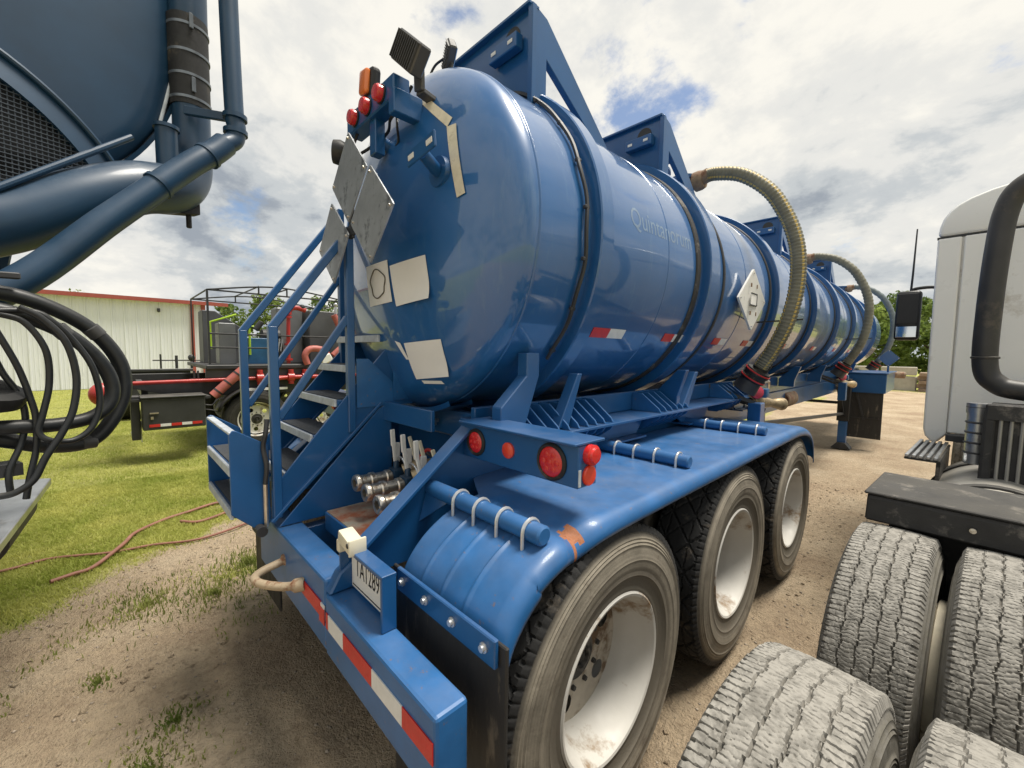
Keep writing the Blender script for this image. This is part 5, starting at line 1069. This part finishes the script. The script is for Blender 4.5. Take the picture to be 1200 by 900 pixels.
part2(MB().tube(spline([vp(1.37, 2.95, 0.40), vp(1.30, 2.87, 0.40), vp(1.16, 2.735, 0.40), vp(0.81, 2.35, 0.40), vp(0.48, 1.98, 0.40), vp(0.1, 1.72, 0.40), vp(-0.4, 1.55, 0.40)], 8), 0.066, 24), 'wash_pipe', 'oldblue', 50)
for s, z in ((1.02, 2.585), (1.27, 2.84)):
    d_ = (vp(1.16, 2.735, .4)-vp(.81, 2.35, .4)).normalized(); part2(MB().lathe(vp(s, z, 0.40), d_, [(0.067, -0.012), (0.074, -0.01), (0.074, 0.01), (0.067, 0.012)], 28), 'pipe_collar', 'oldblue')
part2(MB().tube(spline([vp(1.37, 2.95, 0.40), vp(1.425, 3.0, 0.40), vp(1.44, 3.08, 0.40), vp(1.435, 3.2, 0.39), vp(1.44, 3.9, 0.36), vp(1.44, 4.6, 0.36)], 7), 0.052, 20), 'riser_pipe', 'oldblue', 50)
for z in (3.05, 3.14): part2(MB().lathe(vp(1.437, z, 0.395), (0, 0, 1), [(0.053, -0.015), (0.066, -0.013), (0.066, 0.013), (0.053, 0.015)], 24), 'pipe_collar', 'oldblue')
part2(MB().bar(vp(1.28, 3.17, 0.14), vp(1.42, 3.14, 0.36), 0.03, 0.05), 'pipe_bracket', 'oldblue', 0, 0.004)
part2(MB().cyl(vp(0.3, 2.25, 0.32), vp(0.98, 2.86, 0.22), 0.016, 0.016, 10), 'tie_rod', 'oldblue')
part2(MB().cyl(vp(1.17, 2.72, 0.16), vp(1.17, 3.0, 0.16), 0.055, 0.055, 20).cyl(vp(1.17, 3.0, 0.16), vp(1.17, 3.02, 0.16), 0.065, 0.065, 20), 'stub_pipe', 'oldblue')
part2(MB().prism([vp(1.05, 2.50, 0.05), vp(1.35, 2.56, 0.05), vp(1.35, 2.70, 0.05), vp(1.05, 2.70, 0.05)], VD*0.08).cyl(vp(1.30, 2.47, .09), vp(1.30, 2.58, .09), 0.015), 'duct_bracket', 'greyblk', 0, 0.004)
part2(MB().tube(spline([vp(1.30, 4.3, 0.0), vp(1.335, 3.72, 0.0), vp(1.20, 3.06, 0.0)], 6), 0.010, 8), 'edge_trim', 'nose')
# chassis, wheels, tail deck
part2(MB().prism([vp(-1.05, 0.95, 0.2), vp(-0.45, 0.95, 0.2), vp(-0.45, 1.15, 0.2), vp(-1.05, 1.15, 0.2)], -VD*7.0), 'chassis', 'dark', 0, 0.01)
for t_ in (-0.8, -2.2, -3.2): part2(MB().prism([vp(-0.9, 1.15, t_), vp(0.5, 1.15, t_), vp(0.75, 2.45, t_), vp(-1.1, 2.45, t_)], VD*0.1), 'tank_cradle', 'oldblue', 0, 0.01)
part2(MB().prism([vp(-1.35, 1.15, 0.4), vp(0.15, 1.15, 0.4), vp(0.15, 1.20, 0.4), vp(-1.35, 1.20, 0.4)], -VD*6.4), 'truck_deck', 'dark', 0, 0.006)
for t_ in (-2.2, -3.5, -6.3):
    for s in (-1.75, 0.25):
        c = vp(s, 0.485, t_); w_ = sub('wheel', vt, c); w_.rotation_euler = (0, 0, math.atan2(VE.y, VE.x)+(0 if s > -1 else PI))
        for nm, me_ in zip(('tyre', 'rim', 'wheel_disc', 'hub'), SET_PL): link(nm, me_, c, w_)
part2(MB().prism([vp(-1.85, 1.2, -5.2), vp(0.35, 1.2, -5.2), vp(0.35, 3.0, -5.2), vp(-1.85, 3.0, -5.2)], -VD*2.0), 'truck_cab', 'white', 0, 0.08, seg=3)
part2(MB().prism([(-3.27, -0.262, 1.0), (-1.9, -0.335, 1.0), (-1.9, -2.05, 1.0), (-3.9, -2.05, 1.0), (-3.9, -0.75, 1.0), (-3.42, -0.50, 1.0)], (0, 0, -0.035)), 'tail_deck', 'alu', 0, 0.004)
part2(MB().b2((-3.80, -1.9, 0.90), (-2.1, -1.2, 0.965)), 'deck_beam', 'dark', 0, 0.004)
part2(MB().lathe((-3.35, -0.42, 0.86), (0.97, -0.05, 0), [(0.0, 0.0), (0.09, 0.0), (0.10, 0.02), (0.10, 0.6), (0.0, 0.62)], 24), 'deck_end_roller', 'greyblk')
part2(MB().box((-2.95, -0.60, 1.10), (0.55, 0.30, 0.18), Matrix.Rotation(0.2, 3, 'Z')), 'deck_cabinet', 'oldblue', 0, 0.01)
part2(MB().lathe(vp(0.30, 1.52, 0.62), (0.25, 0.35, 0.95), [(0.05, -0.04), (0.11, -0.04), (0.135, -0.025), (0.14, 0.0), (0.135, 0.025), (0.10, 0.035), (0.05, 0.015)], 40), 'hose_reel_rim', 'rubber')
part2(MB().cyl(vp(0.28, 1.19, 0.62), vp(0.30, 1.50, 0.62), 0.03, 0.03, 14).bar(vp(0.0, 1.20, 0.62), vp(0.4, 1.20, 0.62), 0.1, 0.05), 'reel_post', 'dark', 35)
hkp = part2(MB().bar(vp(0.18, 1.97, 0.62), vp(0.44, 1.985, 0.62), 0.035, 0.025).bar(vp(0.2, 1.2, 0.60), vp(0.2, 1.98, 0.60), 0.05, 0.04, VD), 'hose_hook', 'dark', 0, 0.004)
# coiled hoses hanging on that hook
def hang(pts, r, lab, n=12, closed=False):
    MB().tube(spline([vp(*p) for p in pts], 8, closed), r, n, closed).build('coiled_hose', 'hoseblk', None, 60, label=lab, category='hose', group='black hoses hung behind the vacuum truck')
hang([(.10, 1.86, .55), (.24, 1.905, .56), (.40, 1.915, .57), (.54, 1.865, .58), (.665, 1.77, .59), (.745, 1.63, .60), (.755, 1.48, .60), (.70, 1.345, .60), (.62, 1.265, .60), (.50, 1.265, .59), (.38, 1.31, .58), (.22, 1.37, .57), (.05, 1.40, .55), (-.2, 1.38, .5)], 0.031, 'thick black hose, outermost loop hanging behind the vacuum truck')
hang([(.08, 1.81, .64), (.25, 1.85, .64), (.40, 1.835, .65), (.54, 1.765, .66), (.64, 1.66, .66), (.69, 1.55, .66), (.685, 1.45, .66), (.62, 1.385, .66), (.50, 1.365, .66), (.36, 1.375, .66), (.15, 1.37, .64), (-.1, 1.36, .6)], 0.029, 'thick black hose, inner loop running back level with the grass')
for p_, r_ in (((.665, 1.77, .59), 0.034), ((.54, 1.765, .66), 0.032), ((.62, 1.265, .60), 0.034)):
    part2(MB().lathe(vp(*p_), (vp(p_[0]+.05, p_[1]-.06, p_[2])-vp(*p_)) if p_[1] > 1.5 else VE, [(r_-0.004, -0.025), (r_, -0.022), (r_, 0.022), (r_-0.004, 0.025)], 16), 'hose_tie', 'flood')
hang([(.34, 1.83, .70), (.42, 1.80, .70), (.475, 1.69, .71), (.48, 1.55, .71), (.455, 1.42, .71), (.44, 1.35, .71), (.47, 1.31, .72), (.54, 1.30, .72), (.60, 1.35, .72), (.63, 1.46, .72), (.615, 1.60, .72), (.57, 1.71, .71), (.505, 1.80, .71), (.45, 1.84, .70)], 0.012, 'thin black hose loop hanging inside the thick coil', 8, True)
hang([(.40, 1.85, .76), (.46, 1.81, .76), (.52, 1.72, .77), (.545, 1.58, .77), (.53, 1.44, .77), (.49, 1.34, .77), (.44, 1.25, .77), (.405, 1.17, .77), (.36, 1.13, .76), (.32, 1.12, .74), (.25, 1.13, .72)], 0.013, 'thin black hose curving down onto the silver deck', 8)
hang([(.30, 1.90, .69), (.345, 1.78, .69), (.40, 1.62, .69), (.43, 1.48, .69), (.44, 1.40, .69), (.435, 1.28, .69), (.41, 1.17, .70), (.395, 1.08, .70)], 0.011, 'thin black hose dropping straight to the deck corner', 8)
hang([(.33, 1.84, .64), (.335, 1.74, .63), (.37, 1.60, .63), (.41, 1.50, .64), (.42, 1.40, .65), (.40, 1.30, .66), (.36, 1.20, .68), (.36, 1.10, .68)], 0.011, 'thin black hose hanging by the hose reel', 8)

# ------------------------------------------------------------------ red and black pumping rig on a trailer, by the warehouse
XF = -8.40
rg_ = thing('pump_trailer', 'black flatbed pumping rig with red pipes and tubular cage', 'trailer', (XF-1.2, 2.5, 0))
rp = lambda mb, name, m, sm=35, bev=0.0, **k: mb.build(name, m, rg_, sm, bev, **k)
XB = XF-2.3
rp(MB().prism([(XF-0.05, 0.15, 1.10), (XF-0.05, 0.75, 0.92), (XF-0.05, 6.2, 0.88), (XF-0.05, 6.2, 1.22), (XF-0.05, 0.15, 1.15)], (-0.08, 0, 0)), 'side_beam', 'dark', 0, 0.006)
rp(MB().b2((XB, 0.2, 0.92), (XB+0.08, 6.2, 1.20)), 'side_beam', 'dark', 0, 0.006)
for y in np.linspace(0.3, 6.0, 8): rp(MB().b2((XB+0.08, y, 0.95), (XF-0.13, y+0.08, 1.10)), 'cross_member', 'dark', 0)
rp(MB().cyl((XF+0.02, 0.1, 1.165), (XF+0.02, 6.2, 1.265), 0.03, 0.03, 12), 'red_rail', 'redpaint')
rp(MB().cyl((XB, 0.12, 1.18), (XF+0.02, 0.12, 1.168), 0.028, 0.028, 12), 'red_rail', 'redpaint')
for y in (0.95, 1.0): rp(MB().cyl((XF-0.02, y, 1.18), (XF-0.02, y, 1.34), 0.014, 0.014, 8), 'stake', 'dark')
tb = rp(MB().b2((XF+0.02, 0.28, 0.50), (XF+0.45, 1.02, 0.965)), 'tool_box', 'box', 0, 0.012)
MB().b2((XF+0.01, 0.265, 0.966), (XF+0.47, 1.035, 0.990)).build('tool_box_lid', 'box', tb, 0, 0.006)
MB().b2((XF+0.452, 0.36, 0.74), (XF+0.470, 0.46, 0.76)).b2((XF+0.452, 0.37, 0.66), (XF+0.465, 0.40, 0.70)).build('latch', 'steel', tb, 0)
for i in range(5): MB().b2((XF+0.451, 0.35+i*0.125, 0.545), (XF+0.456, 0.35+i*0.125+0.122, 0.585)).build('reflective_tape', 'tapered' if i % 2 == 0 else 'tapewhite', tb, 0)
rp(MB().b2((XF+0.12, 0.16, 0.36), (XF+0.36, 0.26, 1.0)), 'rear_post', 'dark', 0, 0.008)
rp(MB().bar((XF+0.2, 0.27, 0.30), (XF+0.2, 0.27, 0.62), 0.015, 0.015, (0, 1, 0)).b2((XF+0.1, 0.155, 0.42), (XF+0.3, 0.159, 0.46)), 'post_reflector', 'tapewhite', 0)
rp(MB().b2((XF-0.1, 0.15, 0.92), (XF+0.40, 1.1, 0.955)), 'box_hanger', 'dark', 0)
rp(MB().ball((XF+0.1, -0.12, 1.03), 0.15, 20, (0.8, 1, 1.1)).cyl((XF+0.1, -0.05, 1.03), (XF-0.05, 0.16, 1.03), 0.06), 'red_end_ball', 'redpaint', 60)
for y in (1.79, 3.05):
    for x, fl in ((XF+0.02, False), (XB-0.02, True)): wheel(rg_, (x, y, 0.485), SET_PL, fl, 0.3+y)
    rp(MB().cyl((XF, y, 0.485), (XB, y, 0.485), 0.06, 0.06, 12).b2((XF-0.5, y-0.08, 0.5), (XF-0.4, y+0.08, 0.95)).b2((XB+0.4, y-0.08, 0.5), (XB+0.5, y+0.08, 0.95)), 'axle', 'dark')
fd = MB(); P = [(1.79-0.60*math.cos(a), 0.50+0.56*math.sin(a)) for a in np.linspace(R_(18), R_(75), 8)]
fd.add([(x, y, z) for x in (XF-0.18, XF+0.20) for y, z in P], [(i, i+1, 9+i, 8+i) for i in range(7)])
o = rp(fd, 'fender', 'black', 50); md = o.modifiers.new('t', 'SOLIDIFY'); md.thickness = 0.03
rp(MB().tube([(XF+0.05, 1.18, 0.92), (XF+0.05, 1.62, 1.36)], 0.075, 16), 'faded_red_tube', 'salmon')
for i in range(3): rp(MB().tube([(XF+0.05, 1.24+i*.14, 0.98+i*.14), (XF+0.05, 1.26+i*.14, 1.0+i*.14)], 0.079, 16), 'tube_band', 'dark')
rp(MB().b2((XB+0.0, 1.10, 1.36), (XF+0.06, 6.0, 1.43)), 'raised_deck', 'dark', 0, 0.01)
rp(MB().b2((XF-0.02, 1.15, 1.43), (XF+0.03, 6.0, 1.445)).b2((XF-0.05, 1.1, 1.22), (XF, 6.0, 1.36)), 'deck_edge', 'charcoal', 0)
cg = rp(MB().bar((XF, 1.16, 1.43), (XF, 1.16, 2.64), 0.03, 0.03, (0, 1, 0)), 'cage', 'dark', 0)
def ct(*pts): MB().tube([Vector(p) for p in pts], 0.014, 6).build('cage_tube', 'dark', cg)
YA, YB_ = 1.16, 3.55
for x, z in ((XF, 2.66), (XB+0.4, 2.66)):
    for y in (YA, YB_): ct((x, y, 1.43), (x, y, z))
    ct((x, YA, z), (x, YB_, z))
    ct(*spline([(x, YA, z), (x, (YA+YB_)/2-0.4, z+0.13), (x, (YA+YB_)/2+0.2, z+0.13), (x, YB_, z)], 4))
    for y in (1.9, 2.35): ct((x, y, z), (x, y, z+0.13))
for y in (YA, YB_): ct((XF, y, 2.66), (XB+0.4, y, 2.66))
for y in (1.9, 2.35): ct((XF, y, 2.79), (XB+0.4, y, 2.79))
ct((XF, YA, 1.95), (XF, 5.0, 1.95)); ct((XF, YA, 1.72), (XF, YA+1.0, 1.72))
rp(MB().prism([(XB+0.5, 1.25, 1.43), (XB+0.5, 1.25, 2.42), (XB+0.5, 1.45, 2.42), (XB+0.5, 1.85, 2.14), (XB+0.5, 1.85, 1.43)], (0.5, 0, 0)), 'control_cabin', 'charcoal', 0, 0.01)
rp(MB().b2((XF-0.7, 1.35, 1.43), (XF-0.35, 1.60, 2.15)), 'battery_box', 'greypanel', 0, 0.01)
rp(MB().tube([(XF-0.25, 1.22, 1.7), (XF-0.25, 1.22, 2.15), (XF-0.25, 1.60, 2.30)], 0.018, 8), 'lime_guard_rail', 'lime')
rp(MB().tube([(XF-0.10, 1.76, 1.6), (XF-0.10, 1.76, 2.1), (XF-0.10, 1.83, 2.1)], 0.018, 8), 'lime_guard_rail', 'lime')
rp(MB().b2((XF-0.62, 1.72, 1.43), (XF-0.12, 2.05, 1.90)), 'engine_box', 'navy', 0, 0.012)
rp(MB().cyl((XF-0.35, 2.0, 1.95), (XF-0.35, 2.3, 1.95), 0.12, 0.12, 16).b2((XF-0.6, 1.95, 1.43), (XF-0.2, 2.32, 1.83)).cyl((XF-0.3, 1.9, 2.05), (XF-0.3, 2.0, 2.2), 0.05), 'engine', 'dark', 35, 0.008)
for i in range(5): rp(MB().bar((XF-0.12, 2.10+i*.05, 1.62+0.05*(i % 2)), (XF-0.12, 2.14+i*.05, 1.9), 0.02, 0.02, (0, 1, 0)), 'chrome_line', 'zinc', 0)
def red_pipe(pts, r, name='red_pipe', m='redpaint'): return rp(MB().tube(spline([Vector(p) for p in pts], 4), r, 12), name, m, 50)
red_pipe([(XF-0.05, 2.36, 1.43), (XF-0.05, 2.37, 2.0), (XF-0.05, 2.38, 2.36)], 0.034)
red_pipe([(XF-0.05, 2.38, 2.36), (XF-0.05, 2.42, 2.45), (XF-0.05, 2.52, 2.48), (XF-0.05, 2.68, 2.44)], 0.045, 'red_swivel')
for z in (1.52, 1.72, 1.80, 2.30, 2.36): rp(MB().lathe((XF-0.05, 2.37, z), (0, 0, 1), [(0.035, -0.02), (0.065, -0.018), (0.065, 0.018), (0.035, 0.02)], 14), 'hammer_union', 'redpaint')
rp(MB().ball((XF-0.05, 2.62, 2.50), 0.05, 12), 'pipe_cap', 'dark')
rp(MB().b2((XF-0.9, 2.30, 1.43), (XF-0.5, 2.76, 2.50)), 'tank_panel', 'greypanel', 0, 0.02)
rp(MB().b2((XF-1.4, 2.80, 1.43), (XF-0.25, 4.5, 2.47)), 'container', 'charcoal', 0, 0.015)
rp(MB().b2((XF-1.3, 4.6, 1.43), (XF-0.3, 5.9, 2.35)), 'container', 'dark', 0, 0.015)
red_pipe([(XF+0.05, 2.66, 1.43), (XF+0.05, 2.62, 1.60), (XF+0.05, 2.72, 1.72), (XF+0.05, 2.95, 1.70), (XF+0.05, 3.05, 1.55), (XF+0.05, 3.05, 1.42)], 0.06, 'rusty_elbow', 'salmon')
red_pipe([(XF+0.1, 3.12, 1.60), (XF+0.1, 3.25, 1.72), (XF+0.1, 3.40, 1.86)], 0.06, 'rusty_elbow', 'salmon')
red_pipe([(XF-0.1, 3.22, 2.40), (XF-0.1, 3.28, 2.28), (XF-0.1, 3.34, 2.12)], 0.06, 'rusty_elbow', 'salmon')
rp(MB().box((XF+0.12, 2.98, 1.53), (0.06, 0.22, 0.16), Matrix.Rotation(0.5, 3, 'X')), 'rag_bundle', 'white', 0, 0.02)
rp(MB().cyl((XF-0.1, 3.26, 2.42), (XF-0.1, 3.26, 2.56), 0.03, 0.03, 10).ball((XF-0.1, 3.26, 2.6), 0.04, 10), 'whistle_valve', 'zinc')
red_pipe([(XF+0.08, 2.05, 1.17), (XF+0.08, 2.4, 1.20), (XF+0.08, 2.9, 1.20), (XF+0.08, 3.6, 1.22)], 0.035)
for y in (1.86, 2.36, 2.6): rp(MB().lathe((XF+0.08, y, 1.20), (0, 1, 0), [(0.03, -0.06), (0.075, -0.05), (0.075, 0.05), (0.03, 0.06)], 14).cyl((XF+0.08, y, 1.08), (XF+0.08, y, 1.34), 0.045, 0.045, 10), 'red_valve', 'redpaint')
rp(MB().b2((XF-0.02, 1.66, 0.98), (XF+0.07, 2.3, 1.02)), 'white_stripe', 'tapewhite', 0)
rp(MB().tube(spline([(XF+0.1, 1.02, 0.80), (XF+0.12, 1.15, 0.78), (XF+0.1, 1.22, 0.86), (XF+0.05, 1.32, 0.88)], 5), 0.012, 6).tube(spline([(XF+0.1, 1.02, 0.72), (XF+0.14, 1.14, 0.70), (XF+0.1, 1.25, 0.66)], 5), 0.010, 6), 'brake_hose', 'dark')
# pickup front behind the rig
pk = thing('flatbed_carrier', 'low dark equipment carrier with headache rack parked before the warehouse', 'vehicle', (-14, 0.8, 0))
k2 = lambda mb, name, m, sm=0, bev=0.0: mb.build(name, m, pk, sm, bev)
k2(MB().b2((-15.2, -0.1, 0.55), (-13.0, 2.1, 0.80)), 'carrier_bed', 'dark', 0, 0.02)
for z in (0.86, 0.93, 1.0, 1.07): k2(MB().b2((-13.02, 0.1, z), (-12.98, 1.25, z+0.025)), 'grille_bar', 'zinc')
k2(MB().b2((-13.06, 0.0, 0.80), (-13.03, 1.4, 1.14)), 'grille_backing', 'dark')
k2(MB().b2((-13.1, -0.05, 1.14), (-12.96, 1.45, 1.20)), 'top_bar', 'dark', 0, 0.01)
k2(MB().cyl((-13.2, 0.7, 1.40), (-13.2, 1.9, 1.40), 0.015, 0.015, 8).cyl((-13.2, 0.85, 1.2), (-13.2, 0.85, 1.55), 0.02, 0.02, 8).cyl((-13.2, 1.15, 1.2), (-13.2, 1.15, 1.52), 0.03, 0.03, 8).ball((-13.2, 1.45, 1.47), 0.08, 10).cyl((-13.2, 1.45, 1.2), (-13.2, 1.45, 1.42), 0.03, 0.03, 8), 'rack_gear', 'dark', 35)
for y in (0.15, 1.85): 
    c = (-13.6, y, 0.485); w_ = sub('wheel', pk, c); 
    w_.rotation_euler = (0, 0, PI/2 if y > 1 else -PI/2)
    for nm, me_ in zip(('tyre', 'rim', 'wheel_disc', 'hub'), SET_PL): link(nm, me_, c, w_)
# white car roof between warehouse corner and rig
cr = thing('parked_car', 'white car parked between the warehouse corner and the rig', 'car', (-17.5, 3.7, 0))
k3 = lambda mb, name, m, sm=30, bev=0.0, **k: mb.build(name, m, cr, sm, bev, **k)
k3(MB().prism([(-17.5+a, 2.9, z) for a, z in ((-2.2, 0.35), (-2.2, 0.85), (-1.3, 0.98), (1.5, 0.98), (2.2, 0.85), (2.2, 0.35))], (0, 1.75, 0)), 'car_body', 'white', 0, 0.08, seg=3)
k3(MB().prism([(-17.5+a, 3.0, z) for a, z in ((-1.2, 0.98), (-0.6, 1.45), (0.8, 1.45), (1.5, 0.98))], (0, 1.55, 0)), 'car_cabin', 'dark', 0, 0.08, seg=3)
k3(MB().prism([(-17.5+a, 3.02, z) for a, z in ((-0.62, 1.43), (-0.6, 1.49), (0.78, 1.49), (0.82, 1.43))], (0, 1.5, 0)), 'car_roof', 'white', 0, 0.02, seg=2)
for x in (-18.9, -16.1):
    for y in (2.95, 4.6):
        c = (x, y, 0.32); w_ = sub('wheel', cr, c); w_.rotation_euler = (0, 0, -PI/2 if y < 4 else PI/2); w_.scale = (0.66, 0.66, 0.66)
        for nm, me_ in zip(('tyre', 'rim', 'wheel_disc', 'hub'), SET_PL): link(nm, me_, c, w_)
